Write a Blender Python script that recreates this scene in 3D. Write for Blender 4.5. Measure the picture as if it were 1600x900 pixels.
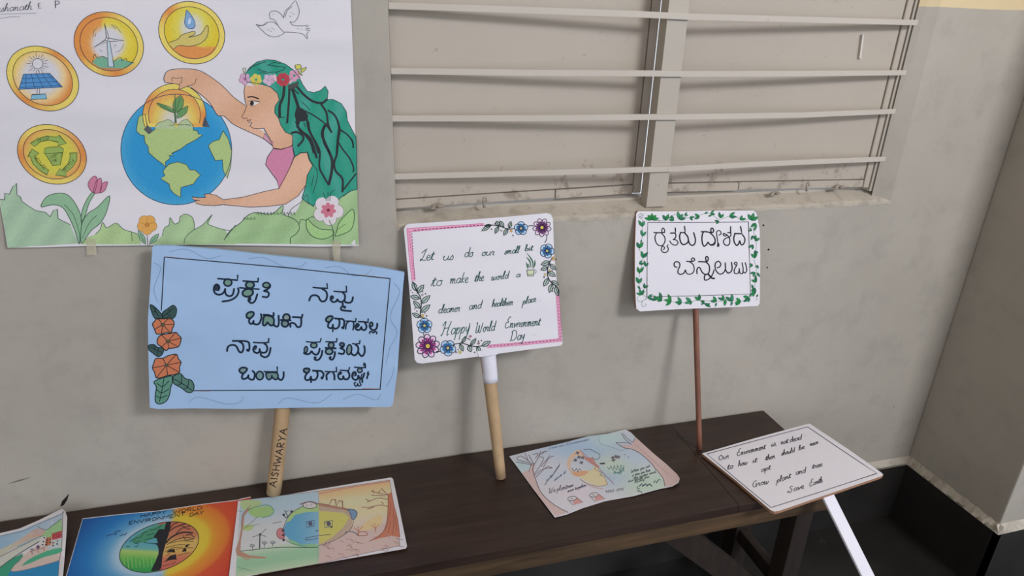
import bpy, bmesh, math, random
from mathutils import Vector, Matrix
from mathutils.geometry import tessellate_polygon

random.seed(7)
C = bpy.context.scene.collection
for o in list(bpy.data.objects):
    bpy.data.objects.remove(o)

# ------------------------------------------------------------------ camera
D = 1.2                      # camera to back wall, metres
CAMZ = 1.137 * D             # lens above the floor
F = 1029.66                  # focal length in pixels of a 1600 px wide frame
EX = Vector((0.96262703, -0.07761495, 0.25947086))     # room axes seen from the lens (x right, y down, z forward)
EY = Vector((-0.26915397, -0.38060206, 0.88470233))
EZ = Vector((0.03008901, -0.92147599, -0.3872682))
CAM = Vector((0, 0, CAMZ))
cd = bpy.data.cameras.new('camera')
cd.sensor_width = 36
cd.lens = F / 1600 * 36
cam = bpy.data.objects.new('camera', cd)
C.objects.link(cam)
R = Matrix(((EX.x, -EX.y, -EX.z), (EY.x, -EY.y, -EY.z), (EZ.x, -EZ.y, -EZ.z)))
cam.matrix_world = Matrix.Translation(CAM) @ R.to_4x4()
cd.clip_start = 0.02
bpy.context.scene.camera = cam

# ------------------------------------------------------------------ world, lights, exposure
w = bpy.data.worlds.new('world')
bpy.context.scene.world = w
w.use_nodes = True
bg = w.node_tree.nodes['Background']
bg.inputs[0].default_value = (0.88, 0.95, 1.06, 1)
bg.inputs[1].default_value = 1.25

def area(name, loc, target, sx, sy, power, col):
    l = bpy.data.lights.new(name, 'AREA')
    l.shape = 'RECTANGLE'; l.size = sx; l.size_y = sy; l.energy = power; l.color = col
    o = bpy.data.objects.new(name, l); C.objects.link(o)
    o.location = loc
    o.rotation_euler = (Vector(target) - Vector(loc)).to_track_quat('-Z', 'Y').to_euler()
    return o
# daylight coming in through the opening on the right behind the camera, and the wide doorway behind
area('opening_daylight', (1.9, -1.45, 2.7), (0.2, 1.2, 0.9), 0.8, 0.55, 80, (0.97, 0.985, 1.02))
area('doorway_daylight', (-1.6, -2.3, 2.0), (0.0, 1.2, 0.8), 2.0, 2.0, 32, (0.93, 0.97, 1.03))
vs = bpy.context.scene.view_settings
vs.view_transform = 'Standard'; vs.look = 'None'; vs.gamma = 1; vs.use_curve_mapping = False
vs.exposure = -0.2

# ------------------------------------------------------------------ measuring helpers
def ray(px, py):
    d = Vector((px - 800, py - 450, F))
    return Vector((d.dot(EX), d.dot(EY), d.dot(EZ)))
def on_y(px, py, y):         # point on the plane y = const (parallel to the back wall)
    r = ray(px, py); return CAM + r * (y / r.y)
def on_z(px, py, z):
    r = ray(px, py); return CAM + r * ((z - CAM.z) / r.z)
def lin(c):                  # sRGB 0-255 to linear
    return tuple((v / 255 / 12.92) if v <= 10 else (((v / 255) + .055) / 1.055) ** 2.4 for v in c)

# ------------------------------------------------------------------ materials
def nodes(name, rough=0.6, spec=0.3):
    m = bpy.data.materials.new(name); m.use_nodes = True
    nt = m.node_tree; b = nt.nodes['Principled BSDF']
    b.inputs['Roughness'].default_value = rough
    b.inputs['Specular IOR Level'].default_value = spec
    return m, nt, b
def noise(nt, scale, detail=4, rough=.55, vec=None, dist=0):
    n = nt.nodes.new('ShaderNodeTexNoise'); n.inputs['Scale'].default_value = scale
    n.inputs['Detail'].default_value = detail; n.inputs['Roughness'].default_value = rough
    n.inputs['Distortion'].default_value = dist
    if vec is not None: nt.links.new(vec, n.inputs['Vector'])
    return n
def ramp(nt, src, stops):
    r = nt.nodes.new('ShaderNodeValToRGB'); nt.links.new(src, r.inputs[0])
    e = r.color_ramp.elements
    while len(e) < len(stops): e.new(0.5)
    for i, (p, c) in enumerate(stops):
        e[i].position = p; e[i].color = (*c, 1) if len(c) == 3 else c
    return r
def mix(nt, a, b, fac, mode='MIX'):
    m = nt.nodes.new('ShaderNodeMix'); m.data_type = 'RGBA'; m.blend_type = mode
    for s, i in ((fac, 0), (a, 6), (b, 7)):
        if isinstance(s, (int, float)): m.inputs[i].default_value = s
        elif isinstance(s, tuple): m.inputs[i].default_value = (*s[:3], 1)
        else: nt.links.new(s, m.inputs[i])
    return m.outputs[2]
def bump(nt, b, src, strength, dist=.002):
    n = nt.nodes.new('ShaderNodeBump'); n.inputs['Strength'].default_value = strength
    n.inputs['Distance'].default_value = dist
    nt.links.new(src, n.inputs['Height']); nt.links.new(n.outputs[0], b.inputs['Normal'])
def coords(nt, scale=(1, 1, 1), rot=(0, 0, 0)):
    t = nt.nodes.new('ShaderNodeNewGeometry'); mp = nt.nodes.new('ShaderNodeMapping')
    mp.inputs['Scale'].default_value = scale; mp.inputs['Rotation'].default_value = rot
    nt.links.new(t.outputs['Position'], mp.inputs[0]); return mp.outputs[0]

def wall_mat(name, cream_z=None):
    m, nt, b = nodes(name, .55, .35)
    v = coords(nt)
    n1 = noise(nt, 2.2, 5, .6, v); n2 = noise(nt, 14, 6, .65, v); n3 = noise(nt, 60, 3, .6, v)
    base = ramp(nt, n1.outputs[0], [(.3, lin((162, 156, 148))), (.7, lin((175, 169, 161)))]).outputs[0]
    blot = ramp(nt, n2.outputs[0], [(.28, (.86, .86, .86)), (.5, (1, 1, 1)), (.75, (1.0, .99, .97))]).outputs[0]
    c = mix(nt, base, blot, .8, 'MULTIPLY')
    spots = ramp(nt, n3.outputs[0], [(.245, (.45, .42, .38)), (.27, (1, 1, 1))]).outputs[0]
    c = mix(nt, c, spots, .5, 'MULTIPLY')
    # faint rubbed scratches
    vs_ = coords(nt, (6, 6, 38), (0, .35, 0))
    n4 = noise(nt, 1.6, 3, .5, vs_)
    scr = ramp(nt, n4.outputs[0], [(.77, (0, 0, 0)), (.84, (.6, .6, .6))]).outputs[0]
    c = mix(nt, c, lin((184, 181, 175)), scr)
    if cream_z is not None:          # paint of another colour begins at this height
        g = nt.nodes.new('ShaderNodeNewGeometry'); s = nt.nodes.new('ShaderNodeSeparateXYZ')
        nt.links.new(g.outputs['Position'], s.inputs[0])
        gt = nt.nodes.new('ShaderNodeMath'); gt.operation = 'GREATER_THAN'
        gx = nt.nodes.new('ShaderNodeMath'); gx.operation = 'ADD'
        wv = nt.nodes.new('ShaderNodeMath'); wv.operation = 'MULTIPLY_ADD'
        nt.links.new(n2.outputs[0], wv.inputs[0]); wv.inputs[1].default_value = .006
        nt.links.new(s.outputs[2], wv.inputs[2]); nt.links.new(wv.outputs[0], gt.inputs[0])
        gt.inputs[1].default_value = cream_z
        c = mix(nt, c, lin((212, 193, 156)), gt.outputs[0])
    nt.links.new(c, b.inputs['Base Color'])
    bump(nt, b, n2.outputs[0], .22, .004)
    return m
M = {}
M['wall'] = wall_mat('wall_paint', 1.402)
def paint_mat(name, col, dirt=.5, rough=.42, grime=None, grime_amt=.6):
    m, nt, b = nodes(name, rough, .4)
    v = coords(nt)
    n1 = noise(nt, 5, 5, .6, v); n2 = noise(nt, 45, 5, .7, v)
    c = mix(nt, col, tuple(x * .86 for x in col), n1.outputs[0])
    d = ramp(nt, n2.outputs[0], [(.27, tuple(x * .35 for x in col)), (.33, (1, 1, 1))]).outputs[0]
    c = mix(nt, c, d, dirt, 'MULTIPLY')
    if grime:                        # soot and chips gathered along the foot
        g = nt.nodes.new('ShaderNodeNewGeometry'); s = nt.nodes.new('ShaderNodeSeparateXYZ'); nt.links.new(g.outputs['Position'], s.inputs[0])
        mr = nt.nodes.new('ShaderNodeMapRange'); nt.links.new(s.outputs[2], mr.inputs[0])
        mr.inputs[1].default_value = grime; mr.inputs[2].default_value = grime + .10; mr.inputs[3].default_value = .16; mr.inputs[4].default_value = 0
        ad = nt.nodes.new('ShaderNodeMath'); ad.operation = 'SUBTRACT'; nt.links.new(noise(nt, 26, 6, .75, v).outputs[0], ad.inputs[0]); nt.links.new(mr.outputs[0], ad.inputs[1])
        gr = ramp(nt, ad.outputs[0], [(.26, (.34, .29, .24)), (.36, (1, 1, 1))]).outputs[0]
        c = mix(nt, c, gr, grime_amt, 'MULTIPLY')
    nt.links.new(c, b.inputs['Base Color']); bump(nt, b, n1.outputs[0], .15, .003)
    return m
M['shutter'] = paint_mat('shutter_paint', lin((179, 169, 158)), .35, grime=1.0)
M['frame'] = paint_mat('frame_paint', lin((180, 172, 162)), .35)
M['sill'] = paint_mat('sill_paint', lin((187, 179, 168)), .4, grime=.97, grime_amt=.3)
M['bar'] = paint_mat('bar_paint', lin((193, 185, 176)), .25, .35)
def wood_mat(name, c1, c2, c3, rough=.38, axis=(1.2, 14, 14)):
    m, nt, b = nodes(name, rough, .45)
    v = coords(nt, axis)
    n1 = noise(nt, 4, 6, .65, v, .6); v2 = coords(nt); n2 = noise(nt, 6, 5, .6, v2); n3 = noise(nt, 3.0, 4, .7, coords(nt, (2, 40, 40)))
    c = ramp(nt, n1.outputs[0], [(.3, c1), (.55, c2), (.8, c3)]).outputs[0]
    c = mix(nt, c, ramp(nt, n2.outputs[0], [(.3, (.75, .75, .75)), (.65, (1.1, 1.08, 1.05))]).outputs[0], 1.0, 'MULTIPLY')
    sc = ramp(nt, n3.outputs[0], [(.73, (0, 0, 0)), (.8, (1, 1, 1))]).outputs[0]
    c = mix(nt, c, tuple(x * 2.2 for x in c3), sc)
    nt.links.new(c, b.inputs['Base Color'])
    rr = ramp(nt, n2.outputs[0], [(.3, (rough + .12,) * 3), (.7, (rough - .08,) * 3)]).outputs[0]
    nt.links.new(rr, b.inputs['Roughness'])
    bump(nt, b, n1.outputs[0], .25, .0015)
    return m
M['bench'] = wood_mat('bench_wood_dark', lin((40, 28, 24)), lin((52, 37, 31)), lin((67, 49, 40)))
M['apron'] = wood_mat('bench_wood_lit', lin((58, 44, 32)), lin((82, 64, 46)), lin((102, 81, 59)), .5)  # paler bench wood: light on the front face put into the colour
M['leg'] = wood_mat('bench_wood_leg', lin((32, 25, 22)), lin((42, 33, 29)), lin((54, 42, 36)), .6, (14, 14, 1.2))  # darker bench wood: shade under the seat put into the colour
def stone_mat(name, rough):
    m, nt, b = nodes(name, rough, .5)
    v = coords(nt); n1 = noise(nt, 4, 6, .7, v); n2 = noise(nt, 90, 3, .6, v); n3 = noise(nt, 9, 6, .7, coords(nt, (1, 1, .18)))
    c = ramp(nt, n1.outputs[0], [(.3, lin((26, 25, 25))), (.7, lin((44, 42, 41)))]).outputs[0]
    c = mix(nt, c, ramp(nt, n2.outputs[0], [(.7, (0, 0, 0)), (.78, lin((95, 92, 88)))]).outputs[0], .35, 'ADD')
    c = mix(nt, c, ramp(nt, n3.outputs[0], [(.66, (0, 0, 0)), (.76, lin((120, 115, 108)))]).outputs[0], .35, 'ADD')
    nt.links.new(c, b.inputs['Base Color'])
    return m
M['floor'] = stone_mat('floor_black_stone', .32)
M['skirt'] = stone_mat('skirting_black_stone', .38)
def paper_mat(name, col, rough=.75, wave=.5, wscale=(2.2, 2.2, 9)):
    m, nt, b = nodes(name, rough, .25)
    n1 = noise(nt, 1.0, 2, .45, coords(nt, wscale)); n2 = noise(nt, 260, 2, .5, coords(nt))
    c = mix(nt, col, tuple(x * .95 for x in col), n2.outputs[0])
    nt.links.new(c, b.inputs['Base Color']); bump(nt, b, n1.outputs[0], wave, .02)
    return m
M['paper'] = paper_mat('paper_white', lin((222, 220, 230)))
M['chart'] = paper_mat('chart_paper', lin((220, 217, 226)), .7, .75)
M['bluepaper'] = paper_mat('paper_blue', lin((158, 188, 226)), .6, .7, (5, 5, 8))
M['sleeve'] = paper_mat('paper_sleeve', lin((222, 221, 234)), .7, .45, (14, 14, 9))
def tube_mat():
    m, nt, b = nodes('cardboard_tube', .6, .3)
    n1 = noise(nt, 6, 4, .6, coords(nt, (6, 6, 1))); n2 = noise(nt, 40, 4, .6, coords(nt))
    c = ramp(nt, n1.outputs[0], [(.3, lin((168, 140, 108))), (.7, lin((190, 163, 130)))]).outputs[0]
    c = mix(nt, c, ramp(nt, n2.outputs[0], [(.3, (.85, .83, .8)), (.6, (1, 1, 1))]).outputs[0], .7, 'MULTIPLY')
    nt.links.new(c, b.inputs['Base Color']); bump(nt, b, n2.outputs[0], .1, .001); return m
M['tube'] = tube_mat()
M['cardboard'] = paint_mat('cardboard_brown', lin((160, 122, 98)), .2, .8)
M['dowel'] = wood_mat('dowel_wood', lin((112, 72, 58)), lin((136, 92, 76)), lin((154, 108, 90)), .5, (20, 20, 1.5))
M['metal'] = paint_mat('painted_metal', lin((150, 140, 130)), .6, .4)
def glass_mat(name, rgb, alpha, rough):
    m, nt, b = nodes(name, rough, .5)
    b.inputs['Base Color'].default_value = (*rgb, 1); b.inputs['Alpha'].default_value = alpha
    return m
M['tape'] = glass_mat('clear_tape', lin((216, 210, 186)), .30, .35)
def ink_mat():           # flat print and drawing: colour per face, with pencil grain
    m, nt, b = nodes('drawing_ink', .72, .2)
    a = nt.nodes.new('ShaderNodeAttribute'); a.attribute_name = 'Col'
    n = noise(nt, 1, 3, .7, coords(nt, (420, 900, 300), (.3, .5, .6)))
    g = ramp(nt, n.outputs[0], [(.25, (.86, .86, .86)), (.5, (1, 1, 1)), (.8, (1.12, 1.12, 1.12))]).outputs[0]
    c = mix(nt, a.outputs['Color'], g, .8, 'MULTIPLY')
    nt.links.new(c, b.inputs['Base Color']); return m
M['ink'] = ink_mat()

# ------------------------------------------------------------------ object helpers
def link(o, parent=None):
    C.objects.link(o)
    if parent is not None: o.parent = parent
    return o
def props(o, label=None, cat=None, group=None, kind=None):
    if label: o['label'] = label
    if cat: o['category'] = cat
    if group: o['group'] = group
    if kind: o['kind'] = kind
    return o
def root_at(name, loc, label, cat, group=None):
    o = bpy.data.objects.new(name, None); o.empty_display_size = .03; o.location = loc
    link(o); return props(o, label, cat, group)
def obj(name, bm, mats, parent=None, label=None, smooth=False, kind=None):
    me = bpy.data.meshes.new(name)
    if parent is not None:
        off = parent.location.copy()
        p = parent
        while p.parent is not None:
            p = p.parent; off += p.location
        bmesh.ops.translate(bm, verts=bm.verts, vec=-off)
    if not kind == 'nonormals': bmesh.ops.recalc_face_normals(bm, faces=bm.faces)
    else: kind = None
    bm.to_mesh(me); bm.free()
    for m in (mats if isinstance(mats, (list, tuple)) else [mats]): me.materials.append(m)
    if smooth:
        for p in me.polygons: p.use_smooth = True
    o = bpy.data.objects.new(name, me); link(o, parent)
    if label: o['label'] = label
    if kind: o['kind'] = kind
    return o
def hexa(bm, p, mi=0):       # eight corners: bottom four then top four, same order
    v = [bm.verts.new(q) for q in p]
    fs = [(0, 1, 2, 3), (7, 6, 5, 4), (0, 4, 5, 1), (1, 5, 6, 2), (2, 6, 7, 3), (3, 7, 4, 0)]
    out = []
    for f in fs:
        fc = bm.faces.new([v[i] for i in f]); fc.material_index = mi; out.append(fc)
    return v, out
def box(bm, x0, x1, y0, y1, z0, z1, mi=0, bev=0):
    v, f = hexa(bm, [(x0, y0, z0), (x1, y0, z0), (x1, y1, z0), (x0, y1, z0), (x0, y0, z1), (x1, y0, z1), (x1, y1, z1), (x0, y1, z1)], mi)
    if bev:
        es = list({e for q in f for e in q.edges})
        bmesh.ops.bevel(bm, geom=es, offset=bev, segments=2, affect='EDGES', profile=.6)
def bbox(x0, x1, y0, y1, z0, z1, bev=0):
    bm = bmesh.new(); box(bm, x0, x1, y0, y1, z0, z1, 0, bev); return bm
def tube(bm, pts, rad, seg=16, cap=True, mi=0, flat=1.0, side=None):
    pts = [Vector(p) for p in pts]; rings = []
    if not isinstance(rad, (list, tuple)): rad = [rad] * len(pts)
    for i, p in enumerate(pts):
        t = (pts[min(i + 1, len(pts) - 1)] - pts[max(i - 1, 0)]).normalized()
        a = Vector(side) if side else Vector((0, 0, 1))
        if abs(t.dot(a)) > .95: a = Vector((1, 0, 0))
        n = t.cross(a).normalized(); bb = t.cross(n)
        rings.append([bm.verts.new(p + n * math.cos(k * 2 * math.pi / seg) * rad[i] + bb * math.sin(k * 2 * math.pi / seg) * rad[i] * flat) for k in range(seg)])
    for a, b_ in zip(rings, rings[1:]):
        for k in range(seg):
            f = bm.faces.new((a[k], a[(k + 1) % seg], b_[(k + 1) % seg], b_[k])); f.material_index = mi; f.smooth = True
    if cap:
        bm.faces.new(rings[0][::-1]).material_index = mi; bm.faces.new(rings[-1]).material_index = mi
    return rings

# ================================================================== the setting
YW = D                                # face of the back wall
def S(v): return v * D
xL = on_y(614, 200, YW).x             # window opening, left edge
zB = on_y(1391, 314, YW).z            # window opening, lower edge
xR = on_y(1391, 314, YW).x
xC = on_y(1422, 705, YW).x            # inside corner with the pier
ZT = 2.0                              # top of the opening (above the frame)
CEIL = 2.9
bm = bmesh.new()
T = .16
box(bm, -3.0, xL, YW, YW + T, 0, CEIL)
box(bm, xL, xR, YW, YW + T, 0, zB)
box(bm, xL, xR, YW, YW + T, ZT, CEIL)
box(bm, xR, xC + .9, YW, YW + T, 0, CEIL)
wall_back = props(obj('wall_back', bm, M['wall']), kind='structure', label='grey painted plaster wall with cream paint above')
pier_y = on_z(1563, 826, CAMZ - .977 * D).y
bm = bmesh.new(); box(bm, xC, xC + 2.2, pier_y, YW, 0, CEIL, 0, .004)
wall_right = props(obj('wall_right', bm, M['wall']), kind='structure', label='grey plastered pier jutting forward beside the bench')
props(obj('floor', bbox(-3.0, 3.4, -3.4, YW, -.1, 0), M['floor']), kind='structure', label='dark polished stone floor')
props(obj('ceiling', bbox(-3.0, 3.4, -3.4, YW, CEIL, CEIL + .1), M['wall']), kind='structure')
props(obj('wall_left', bbox(-3.1, -3.0, -3.4, YW, 0, CEIL), M['wall']), kind='structure')
bm = bmesh.new()
box(bm, -3.0, -2.2, -3.5, -3.4, 0, CEIL); box(bm, -2.2, 3.4, -3.5, -3.4, 2.6, CEIL); box(bm, .6, 1.2, -3.5, -3.4, 0, 2.6)
props(obj('wall_front', bm, M['wall']), kind='structure')
# the bench sits in front of a dark stone skirting with a cement lip on top
zl = CAMZ - .977 * D
sk = .012
bm = bmesh.new(); box(bm, -3.0, xC - sk, YW - sk, YW, 0, zl - .002)
props(obj('baseboard_back', bm, M['skirt']), kind='structure', label='black stone skirting along the back wall')
bm = bmesh.new(); box(bm, xC - sk, xC, pier_y - sk, YW, 0, zl - .002)
props(obj('baseboard_right', bm, M['skirt']), kind='structure', label='black stone skirting along the side of the pier')
bm = bmesh.new(); box(bm, xC - sk, xC + 2.2, pier_y - sk, pier_y, 0, zl - .002)
props(obj('baseboard_front', bm, M['skirt']), kind='structure', label='black stone skirting across the front of the pier')
def lip(name, a, b, out):        # uneven cement lip between plaster and skirting
    bm = bmesh.new(); a, b, out = Vector(a), Vector(b), Vector(out)
    n = 40; rows = []
    for i in range(n + 1):
        p = a.lerp(b, i / n); j = random.uniform(-.0012, .0012); k = random.uniform(-.002, .002)
        rows.append([bm.verts.new(p + out * (sk + .0015 + j) + Vector((0, 0, zl - .004 + j))), bm.verts.new(p + out * (sk * .8 + j) + Vector((0, 0, zl + .004))),
                     bm.verts.new(p + out * .0005 + Vector((0, 0, zl + .017 + k))), bm.verts.new(p + out * -.002 + Vector((0, 0, zl - .004)))])
    for r, q in zip(rows, rows[1:]):
        for k in range(4): bm.faces.new((r[k], r[(k + 1) % 4], q[(k + 1) % 4], q[k]))
    bm.faces.new(rows[0]); bm.faces.new(rows[-1][::-1])
    return props(obj(name, bm, M['sill']), kind='structure', label='pale cement lip above the black skirting')
lip('trim_1', (-3, YW, 0), (xC, YW, 0), (0, -1, 0))
lip('trim_2', (xC, YW, 0), (xC, pier_y - sk, 0), (-1, 0, 0))
lip('trim_3', (xC - sk, pier_y, 0), (xC + 2.2, pier_y, 0), (0, -1, 0))

# ------------------------------------------------------------------ window
win = bpy.data.objects.new('window_1', None); link(win); win.location = (xL, YW, zB)
props(win, 'painted window with two closed shutters behind flat steel bars', kind='structure')
yF = YW * 1.014                        # face of the wooden frame, set back in the opening
zF = on_y(1040, 315, yF).z; xF = on_y(1364, 297, yF).x
xFt = on_y(1430, 20, yF).x
bm = bmesh.new()                       # sloped sill of cement
n = 60; rows = []
for i in range(n + 1):
    x = xL + (xR - xL) * i / n
    j = random.uniform(-.0015, .0015)
    rows.append([bm.verts.new((x, YW - .0015 + j * .3, zB + j)), bm.verts.new((x, YW + .004, zB + .004 + j)), bm.verts.new((min(x, xF + .01), yF + .03, zF + j)),
                 bm.verts.new((min(x, xF + .01), yF + .03, zB - .02)), bm.verts.new((x, YW - .001, zB - .007 + j))])
for r, q in zip(rows, rows[1:]):
    for k in range(5): bm.faces.new((r[k], r[(k + 1) % 5], q[(k + 1) % 5], q[k]))
bm.faces.new(rows[0]); bm.faces.new(rows[-1][::-1])
obj('sill', bm, M['sill'], win, 'rough cement sill with chipped paint')
bm = bmesh.new()                       # splayed right reveal
hexa(bm, [(xR, YW - .001, zB), (xR + .02, YW - .001, zB), (xR + .02, yF + .05, zB), (xF, yF, zB),
          (xR - .008, YW - .001, ZT), (xR + .02, YW - .001, ZT), (xR + .02, yF + .05, ZT), (xFt + .004, yF, ZT)])
obj('reveal', bm, M['wall'], win)
fb = .045
bm = bmesh.new(); box(bm, xL, xF + .02, yF + .028, yF + .06, zF - .02, zF + .004); obj('bottom_rail', bm, M['frame'], win)
bm = bmesh.new(); box(bm, xF - .006, xF + .03, yF + .004, yF + .05, zF, ZT); obj('frame_post', bm, M['frame'], win)
bm = bmesh.new(); box(bm, xL - .03, xL + .012, yF + .03, yF + .06, zF, ZT); obj('frame_post', bm, M['frame'], win)
# mullion: leans slightly in the photo, so its two sides are measured at two heights
yM = YW + .0102
a0 = on_y(1011, 313, yM); a1 = on_y(1041, 313, yM); b0 = on_y(1046, 0, yM); b1 = on_y(1078, 0, yM)
def ext(p, q, z): t = (z - p.z) / (q.z - p.z); return p.x + (q.x - p.x) * t
zl0, zt0 = zF - .008, ZT
bm = bmesh.new()
hexa(bm, [(ext(a0, b0, zl0), yM, zl0), (ext(a1, b1, zl0), yM, zl0), (ext(a1, b1, zl0), yM + .03, zl0), (ext(a0, b0, zl0), yM + .03, zl0),
          (ext(a0, b0, zt0), yM, zt0), (ext(a1, b1, zt0), yM, zt0), (ext(a1, b1, zt0), yM + .03, zt0), (ext(a0, b0, zt0), yM + .03, zt0)])
obj('mullion', bm, M['frame'], win, 'flat painted mullion between the two shutters')
# shutters, each standing ajar outward, hinged at its outer side
def shutter(xh, wdt, sgn, ang, lab, yh):
    r = bpy.data.objects.new('shutter', None); link(r, win); r.location = Vector((xh, yh, zF)) - win.location
    r['label'] = lab
    ca, sa = math.cos(ang), math.sin(ang)
    def P(u, v, t): return Vector((xh + sgn * (u * ca) - sgn * 0 + sgn * t * -sa * -1 * 0, yh + u * sa + t, zF + v))
    H = ZT - zF; st = .019; rl = .018
    def pan(u0, u1, v0, v1, t0, t1):
        bm = bmesh.new(); hexa(bm, [P(u0, v0, t0), P(u1, v0, t0), P(u1, v0, t1), P(u0, v0, t1), P(u0, v1, t0), P(u1, v1, t0), P(u1, v1, t1), P(u0, v1, t1)])
        es = bm.edges[:]; bmesh.ops.bevel(bm, geom=es, offset=.0012, segments=1, affect='EDGES'); return bm
    z0 = .008
    obj('panel', pan(.016 if sgn < 0 else 0, wdt - st - .0012, z0 + rl + .0015, H, .003, .02), M['shutter'], r)
    if sgn < 0: obj('stile', pan(0, .0145, z0, H, 0, .022), M['shutter'], r)
    e0 = .016 if sgn < 0 else .0
    obj('stile', pan(wdt - st, wdt, z0, H, 0, .022), M['shutter'], r)
    cut = wdt * .62 if sgn > 0 else wdt * .62
    obj('rail', pan(e0, cut - .001, z0 + .001, z0 + rl, .001, .02), M['shutter'], r)
    obj('rail', pan(cut + .001, wdt - st - .001, z0 - .001, z0 + rl - .0005, .0, .02), M['shutter'], r)
    return r, P
xe = on_y(1003, 305, yF + .045).x
sh1, P1 = shutter(xL + .002, xe - xL - .002, 1, math.radians(4.6), 'left shutter, a bright gap along its free edge', yF + .006)
xm = ext(a1, b1, zF) - .006
sh2, P2 = shutter(xF - .008, xF - .008 - xm, -1, math.radians(4.6), 'right shutter behind the mullion', yF + .006)
pC = [on_y(px_, py_, yF + .012) for px_, py_ in ((1348, 54), (1350, 55), (1345.5, 92), (1343, 91))]
bm = bmesh.new(); dC = Vector((0, .03, 0)); hexa(bm, pC + [p + dC for p in pC]); mC, _, bC = nodes('chalk', .9, .1); bC.inputs['Base Color'].default_value = (*lin((206, 202, 196)), 1)
obj('chalk_mark', bm, mC, sh2)
# flat bars welded across the opening
yb = YW + .004
for pts in ([(607, 9), (823, 15.8), (1000, 22.3), (1077, 26), (1252, 30.5), (1434, 35.5)],
            [(611, 111.2), (823, 113.6), (1018, 114.8), (1077, 115.5), (1252, 115.1), (1416, 113.8)],
            [(613, 185.5), (823, 184.7), (1018, 182.9), (1058, 182.8), (1252, 179.7), (1399, 174.3)],
            [(615, 276.5), (823, 270.7), (1018, 265), (1058, 263.7), (1174, 257), (1252, 253.6), (1384, 248.7)]):
    bm = bmesh.new(); rows = []
    for i, (px, py) in enumerate(pts):
        p = on_y(px, py, yb); h = .0055
        rows.append([bm.verts.new(p + Vector(q)) for q in ((0, 0, -h), (0, 0, h), (0, .006, h), (0, .006, -h))])
    for r_, q_ in zip(rows, rows[1:]):
        for k in range(4): bm.faces.new((r_[k], r_[(k + 1) % 4], q_[(k + 1) % 4], q_[k]))
    bm.faces.new(rows[0]); bm.faces.new(rows[-1][::-1])
    bmesh.ops.bevel(bm, geom=[e for e in bm.edges if abs((e.verts[0].co - e.verts[1].co).normalized().x) > .9], offset=.0008, segments=1, affect='EDGES')
    obj('security_bar', bm, M['bar'], win)
zz = on_y(823, 15.8, yb).z            # the grille goes on above the frame of the picture
for k in range(1, 6):
    obj('security_bar', bbox(xL - .004, xR - .012, yb, yb + .006, zz + .112*k - .0055, zz + .112*k + .0055, .0008), M['bar'], win)
# latches and hooks at the foot of the shutters
def blob(bm, c, r, sq=(1, 1, 1), seg=10):
    m_ = Matrix.Translation(c) @ Matrix.Diagonal((r * sq[0], r * sq[1], r * sq[2], 1))
    bmesh.ops.create_uvsphere(bm, u_segments=seg, v_segments=seg - 2, radius=1, matrix=m_)
def latch(px, py, y):
    c = on_y(px, py, y); bm = bmesh.new()
    blob(bm, c, .006, (2.4, .8, .75)); blob(bm, c + Vector((.002, -.005, .001)), .005, (1.2, 1, .6)); blob(bm, c + Vector((-.01, -.003, -.003)), .004, (1.6, .8, .6))
    obj('latch', bm, M['metal'], win, smooth=True)
latch(684, 322, yF + .004); latch(1211, 302, yF + .006); latch(1311, 292, yF + .008)
def hook(px, py, y):
    c = on_y(px, py, y); bm = bmesh.new()
    tube(bm, [c + Vector((math.sin(t) * .0035, 0, math.cos(t) * .006)) for t in [k * math.pi / 6 for k in range(-4, 5)]], .0013, 8)
    tube(bm, [c + Vector((-.0015, 0, -.004)), c + Vector((-.0005, -.002, -.014))], [.0022, .0032], 8)
    obj('hook', bm, M['metal'], win, smooth=True)
hook(757, 313, yF + .006); hook(1262, 289, yF + .008)

# ------------------------------------------------------------------ small marks on the wall
def mark(name, pix, col, y=YW, lab=None):
    bm = bmesh.new(); P = [on_y(px, py, y - .0006) for px, py in pix]
    tri = tessellate_polygon([P]); vv = [bm.verts.new(p) for p in P]; vb = [bm.verts.new(p + Vector((0, .002, 0))) for p in P]
    for t in tri: bm.faces.new([vv[i] for i in t]); bm.faces.new([vb[i] for i in t[::-1]])
    for i in range(len(P)): bm.faces.new((vv[i], vv[i - 1], vb[i - 1], vb[i]))
    m, nt, b = nodes(name, .8, .2); b.inputs['Base Color'].default_value = (*lin(col), 1)
    obj(name, bm, m, wall_back, lab)
mark('paint_chip', [(94, 792), (97, 783), (103, 777), (108, 771), (105, 781), (100, 789)], (34, 31, 30), lab='dark chip in the paint just above the bench')
for (cx, cy, r) in ((1193, 352, 1.5), (1201, 390, 1.6), (1199, 418, 1.2), (42, 352, 2)):
    mark('nail_hole', [(cx + r * math.cos(k), cy + r * math.sin(k)) for k in (0, .8, 1.7, 2.6, 3.4, 4.3, 5.2)], (40, 35, 32))
mark('scratch', [(12, 756), (30, 750), (48, 746), (31, 752)], (112, 108, 102))

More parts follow.
